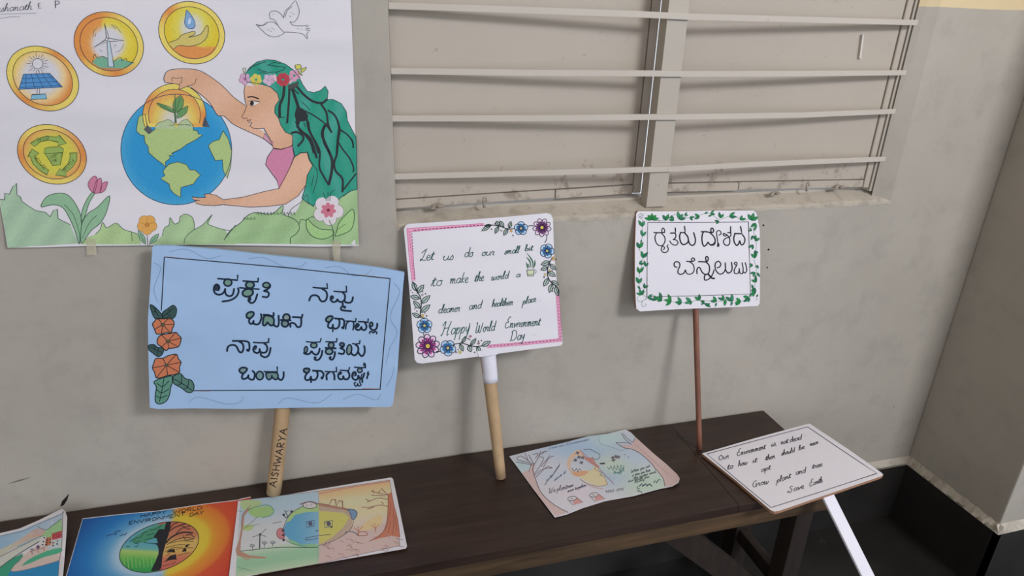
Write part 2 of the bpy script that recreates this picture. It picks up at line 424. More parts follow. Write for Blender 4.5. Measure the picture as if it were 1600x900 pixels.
# ------------------------------------------------------------------ bench
HB = (1.137 - .766) * D
bxr = .858 * D; byf = .75 * D; byb = YW - .004
th = .021
bench = root_at('bench', (0, .875 * D, 0), 'long dark brown wooden bench against the wall', 'bench')
seam = on_z(1070, 690, HB).x
bm = bmesh.new(); box(bm, -1.7, seam - .0002, byf, byb, HB - th, HB, 0, .0016); obj('seat_plank', bm, M['bench'], bench)
bm = bmesh.new(); box(bm, seam + .0002, bxr, byf, byb, HB - th, HB - .0002, 0, .0016)
obj('end_plank', bm, M['bench'], bench)
bm = bmesh.new(); box(bm, -1.68, bxr - .015, byf + .012, byf + .034, HB - th - .052, HB - th, 0, .0015); obj('apron', bm, M['apron'], bench, 'front apron, light on its face put into the paler colour')
bm = bmesh.new(); box(bm, -1.68, bxr - .015, byb - .034, byb - .012, HB - th - .052, HB - th, 0, .0015); obj('apron', bm, M['leg'], bench)
bm = bmesh.new(); box(bm, bxr - .037, bxr - .015, byf + .034, byb - .034, HB - th - .052, HB - th, 0, .0015); obj('end_rail', bm, M['leg'], bench)
for lx in (bxr - .075, -.55, -1.6):
    for ly in (byf + .036, byb - .08):
        bm = bmesh.new(); box(bm, lx, lx + .045, ly, ly + .045, 0, HB - th, 0, .002); obj('leg', bm, M['leg'], bench)
    bm = bmesh.new(); box(bm, lx + .01, lx + .034, byf + .081, byb - .08, .1, .14, 0, .002); obj('stretcher', bm, M['leg'], bench)
bm = bmesh.new()
a = Vector((bxr - .075, byf + .06, .06)); b = Vector((bxr - .40, byf + .06, HB - th - .05))
o1 = Vector((.02, 0, .02)); o2 = Vector((0, .022, 0))
hexa(bm, [a - o1, a + o1, a + o1 + o2, a - o1 + o2, b - o1, b + o1, b + o1 + o2, b - o1 + o2]); obj('brace', bm, M['leg'], bench)

# ================================================================== sheets: papers and boards that carry drawings
class Sheet:
    """A plane in the room; picture points are measured off the photograph and laid onto it."""
    def __init__(s, origin, normal, bend=None):
        s.O = Vector(origin); s.N = Vector(normal).normalized()
        if s.N.dot(CAM - s.O) < 0: s.N = -s.N
        s.bend = bend or (lambda x, y: 0.0)
    def P(s, px, py, lift=0.0):
        d = s.bend(px, py) + lift
        r = ray(px, py); t = (s.O + s.N * d - CAM).dot(s.N) / r.dot(s.N)
        return CAM + r * t

def refine(tris, step):          # split long edges at their middle until all are short (2-D, picture points)
    out = []; st = list(tris); s2 = step * step
    while st:
        a, b, c = st.pop()
        e = ((a[0]-b[0])**2 + (a[1]-b[1])**2, (b[0]-c[0])**2 + (b[1]-c[1])**2, (c[0]-a[0])**2 + (c[1]-a[1])**2)
        m = max(e)
        if m <= s2: out.append((a, b, c)); continue
        if m == e[0]: p, q, r = a, b, c
        elif m == e[1]: p, q, r = b, c, a
        else: p, q, r = c, a, b
        h = ((p[0] + q[0]) * .5, (p[1] + q[1]) * .5)
        st.append((p, h, r)); st.append((h, q, r))
    return out
def tess(poly):
    P = [Vector((x, y, 0)) for x, y in poly]
    return [tuple(poly[i] for i in t) for t in tessellate_polygon([P])]
def smooth(pts, closed=False, n=5):          # Catmull-Rom through the points
    if len(pts) < 3: return list(pts)
    out = []; N = len(pts)
    rng = range(N) if closed else range(N - 1)
    for i in rng:
        p1, p2 = pts[i], pts[(i + 1) % N]
        p0 = pts[i - 1] if (closed or i > 0) else (2*p1[0]-p2[0], 2*p1[1]-p2[1])
        p3 = pts[(i + 2) % N] if (closed or i + 2 < N) else (2*p2[0]-p1[0], 2*p2[1]-p1[1])
        for k in range(n):
            t = k / n; t2, t3 = t*t, t*t*t
            out.append(tuple(.5 * (2*p1[j] + (p2[j]-p0[j])*t + (2*p0[j]-5*p1[j]+4*p2[j]-p3[j])*t2 + (3*p1[j]-p0[j]-3*p2[j]+p3[j])*t3) for j in (0, 1)))
    if not closed: out.append(tuple(pts[-1]))
    return out

class Art:
    """Collects filled shapes and strokes and links them as ONE flat drawn part."""
    def __init__(s, sheet, step=40):
        s.sh = sheet; s.t = []; s.step = step; s.org = (0, 0, 1); s.fade = .06
    def zoom(s, x0, y0, sc): s.org = (x0, y0, sc); return s
    def M(s, pts): x0, y0, k = s.org; return [(x0 + x / k, y0 + y / k) for x, y in pts]
    def fill(s, pts, col, L=1, sm=False, step=None, raw=False):
        p = pts if raw else s.M(pts)
        if sm: p = smooth(p, True, 4)
        f = col if callable(col) else None
        for t in refine(tess(p), step or (s.step if not f else 8)):
            s.t.append((t, [f(*q) for q in t] if f else [col] * 3, L))
        return s
    def line(s, pts, w, col, L=6, closed=False, sm=True, raw=False, taper=False):
        p = pts if raw else s.M(pts)
        if sm and len(p) > 2: p = smooth(p, closed, 4)
        if closed: p = p + [p[0], p[1]]
        q = [p[0]]
        for a in p[1:]:
            if (a[0]-q[-1][0])**2 + (a[1]-q[-1][1])**2 > .02: q.append(a)
        p = q
        if len(p) < 2: return s
        r = []                       # split long straight pieces
        for a, b in zip(p, p[1:]):
            d = math.hypot(b[0]-a[0], b[1]-a[1]); k = max(1, int(d / s.step))
            for i in range(k): r.append((a[0] + (b[0]-a[0])*i/k, a[1] + (b[1]-a[1])*i/k))
        r.append(p[-1]); p = r; n = len(p); h0 = w / 2; rows = []
        for i, a in enumerate(p):
            b, c = p[max(i-1, 0)], p[min(i+1, n-1)]
            dx, dy = c[0]-b[0], c[1]-b[1]; d = math.hypot(dx, dy) or 1
            u = (-dy/d, dx/d)
            if 0 < i < n-1:          # widen at corners
                ax, ay = a[0]-b[0], a[1]-b[1]; la = math.hypot(ax, ay) or 1
                cs = abs((-ay/la)*u[0] + (ax/la)*u[1]); k = 1 / max(cs, .55)
            else: k = 1
            h = h0 * k * (1 if not taper else max(.25, math.sin(math.pi * (i + .5) / n)))
            rows.append(((a[0]+u[0]*h, a[1]+u[1]*h), (a[0]-u[0]*h, a[1]-u[1]*h)))
        if w > 1.2 and not taper:    # rounded ends
            for e, f in ((0, 1), (-1, -2)):
                a, b = p[e], p[f]; d = math.hypot(a[0]-b[0], a[1]-b[1]) or 1
                tx, ty = (a[0]-b[0])/d*h0, (a[1]-b[1])/d*h0
                m1 = (a[0]+tx*.8, a[1]+ty*.8); c1 = rows[e]
                s.t.append(((c1[0], m1, c1[1]), [col]*3, L))
        for (a, b), (c, d) in zip(rows, rows[1:]):
            s.t.append(((a, b, c), [col]*3, L)); s.t.append(((b, d, c), [col]*3, L))
        return s
    def disc(s, cx, cy, rx, ry, col, L=2, rot=0, out=None, w=1, n=20, oL=6):
        x0, y0, k = s.org; ca, sa = math.cos(rot), math.sin(rot)
        P = [(x0 + (cx + rx*math.cos(t)*ca - ry*math.sin(t)*sa) / k, y0 + (cy + rx*math.cos(t)*sa + ry*math.sin(t)*ca) / k) for t in [2*math.pi*i/n for i in range(n)]]
        if col is not None: s.fill(P, col, L, raw=True)
        if out: s.line(P, w, out, oL, closed=True, sm=False, raw=True)
        return s
    def cut(s, name, parent, label=None):      # link what is collected so far as a part, go on with the next
        s.build(name, parent, label); s.t = []; return s
    def build(s, name, parent, label=None):
        if name == 'lettering':          # one part per word
            g = 4.0; cells = {}
            for i, (t, c, L) in enumerate(s.t):
                for x, y in t: cells.setdefault((int(x // g), int(y // g)), set()).add(i)
            seen = {}; words = []
            for c0 in cells:
                if c0 in seen: continue
                st = [c0]; seen[c0] = 1; got = set()
                while st:
                    cx, cy = st.pop(); got |= cells[(cx, cy)]
                    for ax in (-1, 0, 1):
                        for ay in (-1, 0, 1):
                            q = (cx + ax, cy + ay)
                            if q in cells and q not in seen: seen[q] = 1; st.append(q)
                words.append(got)
            par = list(range(len(words))); own = {}
            def fd(a):
                while par[a] != a: a = par[a]
                return a
            for w_, got in enumerate(words):
                for i in got:
                    if i in own: par[fd(w_)] = fd(own[i])
                    else: own[i] = w_
            gr = {}
            for i, w_ in own.items(): gr.setdefault(fd(w_), []).append(s.t[i])
            gs = sorted(gr.values(), key=len, reverse=True); keep = [q for q in gs if len(q) >= 40] or gs[:1]
            keep[0] = keep[0] + [t for q in gs if len(q) < 40 and q is not gs[0] for t in q]
            al = s.t
            for q in keep: s.t = q; s.emit(name, parent, label)
            s.t = al; return
        return s.emit(name, parent, label)
    def emit(s, name, parent, label=None):
        off = Vector()
        p = parent
        while p is not None: off += p.location; p = p.parent
        vs_, fs, cols, idx = [], [], [], {}
        lc = {}
        def L_(c):
            if c not in lc:
                g = sum(c)/3; q = [v + (g-v)*.07 for v in c]; lc[c] = (*lin([v + (f-v)*s.fade for v, f in zip(q, (206, 204, 214))]), 1)
            return lc[c]
        for t, c, L in s.t:
            ar = (t[1][0]-t[0][0])*(t[2][1]-t[0][1]) - (t[2][0]-t[0][0])*(t[1][1]-t[0][1])
            if abs(ar) < 1e-6: continue
            if ar > 0: t = (t[0], t[2], t[1]); c = (c[0], c[2], c[1])
            f = []
            for q in t:
                key = (round(q[0], 3), round(q[1], 3), L)
                if key not in idx:
                    idx[key] = len(vs_); vs_.append(s.sh.P(q[0], q[1], .00012 + .00005 * L) - off)
                f.append(idx[key])
            if len(set(f)) < 3: continue
            fs.append(f); cols.extend(L_(tuple(x)) for x in c)
        me = bpy.data.meshes.new(name); me.from_pydata(vs_, [], fs); me.materials.append(M['ink'])
        ca = me.color_attributes.new('Col', 'FLOAT_COLOR', 'CORNER')
        ca.data.foreach_set('color', [v for c in cols for v in c])
        o = bpy.data.objects.new(name, me); link(o, parent)
        if label: o['label'] = label
        return o

def board(name, sheet, outline, thick, mats, parent, step=30, label=None, rnd=True):
    """paper or card with real thickness: front face, back face and edge"""
    bm = bmesh.new(); idx = {}; tris = refine(tess(outline), step); N = sheet.N
    def V(q, back):
        k = (round(q[0], 3), round(q[1], 3), back)
        if k not in idx: idx[k] = bm.verts.new(sheet.P(*q) - N * (thick if back else 0))
        return idx[k]
    cnt = {}
    for t in tris:
        bm.faces.new([V(q, 0) for q in t]); bm.faces.new([V(q, 1) for q in t[::-1]]).material_index = len(mats) - 1
        for i in range(3):
            a, b = t[i], t[(i+1) % 3]; k = frozenset(((round(a[0], 3), round(a[1], 3)), (round(b[0], 3), round(b[1], 3))))
            cnt.setdefault(k, []).append((a, b))
    for k, v in cnt.items():
        if len(v) == 1:
            a, b = v[0]; f = bm.faces.new((V(b, 0), V(a, 0), V(a, 1), V(b, 1))); f.material_index = len(mats) - 1
    return obj(name, bm, mats, parent, label)
def lean_sheet(foot, ytop, ztop, yaw=0, bend=None, fwd=0.0):
    Fp = on_z(*foot, HB); a = math.radians(yaw)
    h = Vector((math.cos(a), math.sin(a), 0)); l = Vector((0, ytop - Fp.y, ztop - HB)).normalized()
    N = h.cross(l).normalized()
    if N.y > 0: N = -N
    return Sheet(Fp + N * fwd, N, bend), Fp, N
zfr = CAMZ - .33 * D
# blue placard
def bend1(x, y):     # slight bow of the rolled paper, lower right corner curling towards us
    u = (x - 430) / 200; return .004 * (u * u) - .002 + .006 * max(0, (x - 560) / 60) ** 2 * max(0, (y - 560) / 70)
s1, f1, n1 = lean_sheet((428, 776), D - .022, zfr, 0, bend1, .017)
pl1 = root_at('placard', f1, 'large pale blue placard with dark writing and orange flowers, on a lettered tube', 'placard', 'hand-made placards on sticks')
# pink bordered placard
s2, f2, n2 = lean_sheet((783, 749), D - .012, zfr + .02, -4, None, .016)
pl2 = root_at('placard', f2, 'white placard with a pink dashed border and green handwriting, on a brown tube', 'placard', 'hand-made placards on sticks')
# leafy placard
s3, f3, n3 = lean_sheet((1092, 705), D - .012, zfr, -4, None, .008)
pl3 = root_at('placard', f3, 'white placard with a green leaf border and bold black writing, on a thin stick', 'placard', 'hand-made placards on sticks')
# board lying on the bench end
def bend4(x, y): return .0
s4 = Sheet((0, 0, HB + .0075), (0, 0, 1), bend4)
pl4 = root_at('placard', on_z(1240, 730, HB), 'white placard with thin black writing, lying flat over the bench end', 'placard', 'hand-made placards on sticks')
# poster on the wall
def bend0(x, y):
    return .0012 + .0026 * (1 + math.sin(y / 62 + x / 210)) + .010 * max(0, (x - 480) / 80) ** 2 * max(0, (y - 300) / 85) ** 2 + .006 * max(0, (70 - x) / 80) ** 2 * max(0, (y - 320) / 65)
s0 = Sheet((0, YW - .001, 0), (0, -1, 0), bend0)
pl0 = root_at('poster', on_y(300, 385, YW), 'large wall poster of a green-haired girl holding a globe, among gold coins', 'poster')

# ------------------------------------------------------------------ pen alphabets: strokes in units of the small-letter height
SC = {   # slanted joined hand: width, strokes
'a': (.95, [[(.8,.8),(.45,1),(.1,.6),(.18,.1),(.5,.05),(.8,.5),(.85,1)], [(.85,1),(.8,.25),(1,.05)]]),
'b': (.8, [[(0,.1),(.3,1.2),(.35,2),(.15,1.8),(.12,.3),(.4,0),(.7,.3),(.6,.75),(.3,.7)]]),
'c': (.7, [[(.65,.85),(.35,1),(.08,.55),(.25,.02),(.7,.15)]]),
'd': (.95, [[(.75,.8),(.4,1),(.08,.5),(.3,.02),(.7,.3),(.85,1.2),(.9,2.1)], [(.9,2.1),(.75,.5),(.95,.02)]]),
'e': (.7, [[(.1,.45),(.5,.6),(.55,.95),(.25,1),(.05,.5),(.3,0),(.75,.2)]]),
'g': (.9, [[(.8,.85),(.4,1),(.1,.5),(.35,.05),(.75,.5),(.85,1),(.7,-.7),(.3,-.9)]]),
'h': (.9, [[(0,0),(.25,1.2),(.4,2.1),(.2,1.9),(.1,0)], [(.1,.1),(.4,1),(.65,.8),(.6,.1),(.9,.1)]]),
'i': (.45, [[(.05,.4),(.25,1),(.15,.2),(.4,.05)], [(.3,1.45),(.34,1.5)]]),
'k': (.85, [[(.15,0),(.25,1.2),(.4,2.1)], [(.7,1),(.25,.5),(.75,0)]]),
'l': (.5, [[(0,.1),(.35,1.3),(.4,2.1),(.2,1.9),(.12,.3),(.4,0)]]),
'm': (1.35, [[(.05,.8),(.2,1),(.15,0)], [(.15,.2),(.45,1),(.6,.8),(.52,0)], [(.52,.2),(.85,1),(1.02,.7),(.98,.1),(1.3,.1)]]),
'n': (.95, [[(.05,.8),(.2,1),(.12,0)], [(.12,.2),(.5,1),(.68,.7),(.6,.1),(.92,.1)]]),
'o': (.75, [[(.5,1),(.15,.8),(.1,.25),(.4,0),(.65,.4),(.5,.95),(.75,.8)]]),
'p': (.9, [[(.15,1),(.1,0),(0,-1)], [(.12,.3),(.45,1),(.75,.6),(.5,.05),(.15,.1)]]),
'r': (.7, [[(.05,.5),(.15,1),(.35,.9),(.5,.85),(.35,.2),(.65,.05)]]),
's': (.65, [[(0,.05),(.35,.9),(.4,1.05),(.55,.4),(.35,0),(.1,.1)]]),
't': (.6, [[(0,.1),(.4,1.6),(.25,.5),(.3,.05),(.6,.15)], [(.05,1.05),(.65,1.15)]]),
'u': (.9, [[(.05,.6),(.15,1),(.12,.2),(.4,.02),(.68,.4),(.75,1)], [(.75,1),(.7,.2),(.92,.05)]]),
'v': (.8, [[(.05,.8),(.2,.9),(.3,.05),(.7,.9)]]),
'w': (1.2, [[(.05,.6),(.2,1),(.15,.1),(.45,.1),(.6,.9),(.6,.1),(.9,.1),(1.1,.95)]]),
'y': (.85, [[(.1,1),(.15,.4),(.45,.3),(.7,1)], [(.75,1.1),(.6,-.1),(.35,-.9),(.1,-.6)]]),
'.': (.3, [[(.1,.02),(.16,.06)]]), ',': (.3, [[(.15,.1),(.05,-.25)]]), ':': (.3, [[(.1,.3),(.14,.36)], [(.1,.9),(.14,.96)]]),
'D': (1.7, [[(.3,2.1),(.25,.1)], [(0,0),(.3,.15),(.9,.1),(1.4,.8),(1.2,1.9),(.5,2.2),(.05,1.8)]]),
'E': (1.3, [[(1.2,2.3),(.9,2.5),(.5,1.8),(.85,1.3)], [(.85,1.3),(.2,1.2),(.1,.3),(.5,0),(1.2,.3)]]),
'G': (1.3, [[(1.1,1.8),(.7,2),(.15,1.1),(.4,0),(1,.3),(1.05,.9),(.7,.9)], [(1.05,.9),(1,-.2)]]),
'H': (1.8, [[(0,1.6),(.35,2.2),(.5,2.1),(.35,.9),(.1,0),(-.1,.1)], [(1.5,2.2),(1.2,1),(1.1,0),(1.4,.1)], [(.3,1.1),(1.3,1.2)]]),
'L': (1.0, [[(.9,2.3),(.4,1.9),(.05,1.5)], [(.75,2.2),(.5,1),(.3,.3),(.05,.05),(.1,.35),(.5,.1),(1,.1)]]),
'O': (1.3, [[(.7,1.7),(.15,1.2),(.2,.2),(.7,0),(1.1,.6),(.9,1.5),(.5,1.6)]]),
'S': (1.2, [[(1,1.8),(.6,2),(.4,1.5),(.8,.9),(.7,.1),(.2,0),(-.2,.4),(.3,.6)]]),
'W': (1.8, [[(0,1.9),(.2,2),(.15,.1),(.6,.2),(.8,1.5)], [(.8,1.5),(.85,.1),(1.2,.1),(1.5,2)]]),
}
BL = {   # block capitals, unit high
'A': (.75, [[(0,0),(.35,1),(.7,0)], [(.13,.38),(.57,.38)]]), 'D': (.7, [[(.05,0),(.05,1),(.4,.95),(.62,.5),(.4,.05),(.05,0)]]),
'E': (.6, [[(.5,1),(.05,1),(.05,0),(.5,0)], [(.05,.5),(.4,.5)]]), 'H': (.7, [[(.05,0),(.05,1)], [(.6,0),(.6,1)], [(.05,.5),(.6,.5)]]),
'I': (.25, [[(.12,0),(.12,1)]]), 'L': (.55, [[(.05,1),(.05,0),(.45,0)]]), 'M': (.85, [[(.05,0),(.1,1),(.4,.4),(.7,1),(.75,0)]]),
'N': (.7, [[(.05,0),(.05,1),(.6,0),(.6,1)]]), 'O': (.75, [[(.35,1),(.05,.6),(.15,.05),(.5,.05),(.65,.6),(.35,1)]]),
'P': (.6, [[(.05,0),(.05,1),(.45,.95),(.5,.6),(.05,.45)]]), 'R': (.65, [[(.05,0),(.05,1),(.45,.95),(.5,.6),(.05,.48),(.55,0)]]),
'S': (.6, [[(.5,.85),(.25,1),(.08,.75),(.45,.35),(.35,.02),(.02,.12)]]), 'T': (.6, [[(0,1),(.6,1)], [(.3,1),(.3,0)]]),
'V': (.65, [[(0,1),(.3,0),(.6,1)]]), 'W': (.95, [[(0,1),(.2,0),(.45,.7),(.65,0),(.9,1)]]), 'Y': (.65, [[(0,1),(.3,.5)], [(.62,1),(.3,.5),(.25,0)]]),
'U': (.65, [[(.05,1),(.05,.2),(.3,0),(.55,.2),(.55,1)]]), 'C': (.6, [[(.5,.85),(.25,1),(.05,.5),(.25,0),(.52,.15)]]), 'F': (.55, [[(.5,1),(.05,1),(.05,0)], [(.05,.5),(.4,.5)]]),
}
def write(A, text, x0, y0, x1, y1, h, w, col, font=SC, up=None, slant=.18, L=6, gap=0.0, jig=.0):
    """fit a word between two baseline points (zoom units), letters h units high"""
    tot = sum(font[c][0] + gap if c in font else .6 for c in text); dx, dy = (x1-x0)/tot, (y1-y0)/tot
    ux, uy = up or (h * slant, -h); t = 0
    for c in text:
        if c not in font: t += .6; continue
        wd, sts = font[c]; jy = random.uniform(-jig, jig)
        for st in sts:
            A.line([(x0 + dx*(t+x) + ux*y, y0 + dy*(t+x) + uy*(y+jy)) for x, y in st], w, col, L, sm=font is SC)
        t += wd + gap
def leaf(A, x, y, ang, ln, wd, col, L=3, out=None, w=.7, vein=None):
    """lens-shaped leaf from its foot; ang in degrees, 0 = right, 90 = up"""
    a = math.radians(ang); c, s_ = math.cos(a), -math.sin(a); P = []
    for t, k in ((0,0),(.2,.6),(.45,1),(.75,.7),(1,0)): P.append((x + c*ln*t - s_*wd*.5*k, y + s_*ln*t + c*wd*.5*k))
    for t, k in ((.75,.7),(.45,1),(.2,.6)): P.append((x + c*ln*t + s_*wd*.5*k, y + s_*ln*t - c*wd*.5*k))
    if col: A.fill(P, col, L)
    if out: A.line(P, w, out, 6, closed=True, sm=False)
    if vein: A.line([(x + c*ln*.15, y + s_*ln*.15), (x + c*ln*.75, y + s_*ln*.75)], w, vein, 6)
def bloom(A, x, y, r, n, outer, inner, core, out, w=.8, rot=0, pw=.5, rays=None, L=2):
    for k in range(n):
        a = rot + 2*math.pi*k/n; A.disc(x + r*.6*math.cos(a), y + r*.6*math.sin(a), r*.42, r*pw, outer, L, a, out, w, 14, 5)
    if inner:
        for k in range(n):
            a = rot + 2*math.pi*k/n; A.disc(x + r*.38*math.cos(a), y + r*.38*math.sin(a), r*.36, r*pw*.5, inner, L+2, a, None, n=10)
    if rays:
        for k in range(n*3):
            a = rot + 2*math.pi*(k+.3)/n/3; ln = .5 + .25*(k % 2)
            A.line([(x + r*.2*math.cos(a), y + r*.2*math.sin(a)), (x + r*ln*math.cos(a), y + r*ln*math.sin(a))], w*.8, rays, 5)
    A.disc(x, y, r*.2, r*.2, core, 7, 0, out, w*.6, 12, 8)
def lerp3(a, b, t):
    t = max(0, min(1, t)); return tuple(p + (q-p)*t for p, q in zip(a, b))
def multi(stops, t):
    for (t0, c0), (t1, c1) in zip(stops, stops[1:]):
        if t <= t1: return lerp3(c0, c1, (t-t0)/(t1-t0))
    return stops[-1][1]

# ================================================================== blue placard
W_, NV, GR = 3.0, (15, 33, 56), (104, 144, 132)
board('board', s1, [(238, 386), (241, 384), (262, 384), (340, 390), (430, 400), (520, 409), (596, 419), (632, 426), (630, 445), (625, 520), (621, 580), (614, 632), (610, 636),
                    (560, 636), (470, 637), (380, 639), (300, 638), (246, 639), (234, 637), (232, 560), (231, 500), (235, 440)], .007, [M['bluepaper']], pl1)
def stick(root, bot, top, r0, r1, mat, n=10, name='stick', label=None, seg=20, hollow=False):
    bm = bmesh.new(); P = [bot.lerp(top, i/n) for i in range(n+1)]
    rr = [r0 + (r1-r0)*i/n for i in range(n+1)]
    rings = tube(bm, P, rr, seg, cap=not hollow)
    if hollow:      # rolled tube: wall thickness and a dark bore
        ax = (top-bot).normalized()
        for ring, c0, end in ((rings[0], bot, 1), (rings[-1], top, -1)):
            ins = [bm.verts.new(c0 + (v.co-c0)*.8) for v in ring]; dp = [bm.verts.new(c0 + (v.co-c0)*.78 + ax*.03*end) for v in ring]
            for k in range(seg):
                j = (k+1) % seg
                bm.faces.new((ring[k], ring[j], ins[j], ins[k])); bm.faces.new((ins[k], ins[j], dp[j], dp[k]))
            bm.faces.new(dp)
    return obj(name, bm, mat, root, label)
class Round:                       # drawing laid round a tube
    def __init__(s, a, b, r): s.a, s.ax, s.r, s.bend = a, (b-a).normalized(), r, None
    def P(s, px, py, lift=0):
        d = ray(px, py).normalized(); o = CAM - s.a; r = s.r + lift
        dd = d - s.ax*d.dot(s.ax); oo = o - s.ax*o.dot(s.ax)
        A_, B_, C_ = dd.dot(dd), 2*dd.dot(oo), oo.dot(oo) - r*r; q = max(B_*B_ - 4*A_*C_, 0)
        return CAM + d*((-B_ - math.sqrt(q))/(2*A_))
r1 = .0143
# stick axes: foot and a higher point, both read on the leaning plane just behind the board
def axis(sh, back, p_low, p_high, up_extra, zmin):
    s_ = Sheet(sh.O - sh.N*back, sh.N); a, b = s_.P(*p_low), s_.P(*p_high); d = (b-a).normalized()
    a = a + d*((zmin - a.z)/d.z); return a, b + d*up_extra
a1_, b1_ = axis(s1, .0075+r1, (427, 778), (441, 645), .22, HB + .0055)
stick(pl1, a1_, b1_, r1, r1, M['tube'], label='pale brown paper tube lettered in black', hollow=True)
A = Art(Round(a1_, b1_, r1), 1.6).zoom(410, 640, 6)
write(A, 'AISHWARYA', 126, 728, 236, 168, 1, 1.5, (38, 30, 30), BL, up=(-64, -6), gap=.12)
A.build('lettering', pl1, 'black capitals running up the tube')

A = Art(s1, 30)
A.zoom(325, 425, 10)
def K(pts, w=W_, sm=True): A.line(pts, w, NV, 6, sm=sm)
K([(150,103),(300,115),(460,128),(465,50)], 2.6, False); A.disc(310,165,62,55,GR,2,0,NV,2.6)
A.disc(132,248,38,50,(30,44,66),2)
K([(170,215),(140,195),(105,215),(90,270),(110,330),(170,355),(230,335),(262,290),(268,260)]); K([(268,260),(268,310),(290,360),(345,378),(390,345),(408,260)]); K([(170,215),(178,250),(160,290)])
K([(470,250),(478,310),(440,385),(350,440),(222,462)])
K([(545,140),(700,150),(780,152),(785,95)], 2.6, False); A.disc(655,202,65,52,GR,2,0,NV,3); K([(495,245),(620,258),(800,268)], 2.4); A.disc(622,325,84,60,GR,2,-.2,NV,3)
A.disc(655,420,24,40,(30,44,66),2); K([(645,395),(632,450),(680,485),(735,450),(772,345)])
A.disc(912,205,55,40,GR,2,0,NV,2.6); K([(965,190),(970,230),(930,270),(880,295),(935,312),(952,350),(925,392),(850,385)])
A.zoom(470, 435, 10)
K([(190,140),(300,152),(418,155),(408,80)], 2.4, False); K([(320,155),(390,200),(412,270),(390,340),(340,362),(300,335),(275,285),(220,262),(160,280),(130,350)])
K([(515,200),(620,210),(715,212),(712,120)], 2.2, False); K([(650,212),(688,260),(685,330),(640,368),(590,355),(572,325)]); K([(572,325),(550,360),(500,368),(468,335),(470,290),(490,278),(505,300),(488,322)])
K([(680,335),(700,372),(765,380),(803,350),(815,290)]); K([(655,385),(655,425),(628,465),(650,497),(790,512)]); A.disc(685,450,24,24,NV,6)
A.cut('lettering', pl1, 'dark blue and green hand lettering')
A.zoom(370, 480, 13.333)
A.disc(283,165,72,52,GR,2,-.5)
K([(275,235),(215,215),(205,150),(260,105),(330,100),(355,140),(330,190),(270,245),(255,300),(285,345),(330,335),(350,280)]); K([(350,280),(350,335),(400,360),(460,345),(500,270),(515,190),(500,140)])
K([(550,160),(650,162),(740,185),(768,172),(765,115)]); pl = [(580,180),(700,185),(765,230),(775,320),(740,380),(680,365),(640,320),(600,375),(550,370),(545,300)]
A.fill(pl, GR, 2, True); A.line(pl, W_, NV, 6, closed=True); K([(775,360),(800,395),(850,400),(875,330),(870,170)])
A.disc(1035,215,70,72,(128,150,150),2,0,NV,3); K([(910,268),(1125,275)]); A.disc(1005,340,72,68,(108,134,140),2,0,NV,3)
K([(1160,205),(1280,210),(1355,215),(1370,150)], 3, False); K([(1335,215),(1345,300),(1325,400),(1260,410),(1215,350),(1150,325),(1115,350),(1120,415)])
A.zoom(500, 485, 16); W_ = 2.7
A.disc(232,218,80,58,(112,140,140),2,-.6)
K([(230,295),(160,270),(155,210),(210,155),(290,145),(320,185),(290,235),(235,300),(205,350),(205,415),(260,445),(310,425),(325,350)]); K([(325,360),(320,535)], 2.2)
K([(325,420),(370,455),(430,445),(475,390),(490,290),(470,210)]); K([(365,200),(480,212),(560,215),(605,270),(600,380),(575,460)]); A.disc(562,430,34,32,NV,6)
K([(645,268),(760,268),(890,285),(900,200)], 2.4, False); K([(720,275),(660,340),(640,470)], 2.4); K([(830,290),(845,360),(825,490)], 2.4)
K([(960,280),(1080,285),(1200,300),(1205,210)], 2.4, False); A.disc(930,385,36,42,(52,72,92),2); K([(905,415),(950,400),(970,360),(930,335),(890,390),(890,450),(940,490),(1000,475),(1035,410)]); K([(1035,410),(1050,470),(1100,495),(1150,460),(1160,380),(1120,305)])
A.disc(1280,350,40,55,(96,122,132),2,0,NV,2.4); K([(1240,370),(1250,430),(1290,475),(1345,495),(1405,460),(1430,390),(1430,325)]); K([(1240,580),(1250,535),(1290,530),(1330,560),(1370,530),(1415,545),(1415,590)], 2.4)
A.cut('lettering', pl1, 'dark blue and green hand lettering')
A.zoom(345, 520, 16); W_ = 2.3
K([(290,202),(440,205),(620,210),(700,245),(715,310),(715,410),(680,465)]); A.disc(668,430,36,34,NV,6); K([(450,212),(540,270),(570,370),(540,470),(495,490),(450,455),(390,340),(320,305),(230,315),(170,370),(155,465)])
K([(810,240),(950,250),(1100,250),(1190,240),(1200,140)], 2.3, False); A.disc(858,385,40,48,(48,66,90),2); K([(895,360),(860,330),(815,400),(830,470),(900,505),(960,480),(972,400)]); K([(972,400),(985,470),(1060,500),(1130,480),(1165,400),(1140,310),(1080,265)])
K([(1000,510),(1010,570),(1100,610),(1180,580),(1225,490),(1245,370)])
A.zoom(465, 520, 13.333)
K([(180,185),(330,200),(470,190),(490,115)], 2.2, False); A.disc(340,262,65,52,GR,2,0,NV,2.4); A.disc(172,352,34,66,(100,128,136),2,.15,NV,2.2); K([(125,420),(190,445),(250,435),(290,380)]); K([(290,380),(340,440),(400,455),(445,400),(460,325)])
K([(515,370),(505,450),(460,540),(400,570),(350,550)]); A.disc(365,518,32,28,NV,6)
K([(585,185),(720,190),(810,190),(820,115)], 2.2, False); A.disc(700,257,58,58,(112,136,138),2,0,NV,2.6); K([(575,315),(800,325)]); A.disc(658,390,74,60,(116,150,156),2,0,NV,2.8)
K([(780,395),(770,480),(730,555),(680,550),(665,510)]); A.disc(685,508,24,24,NV,6)
A.disc(925,243,48,36,(92,110,128),2,0,NV,2.4); K([(972,240),(950,295),(895,320),(950,345),(975,385),(945,440),(850,425)])
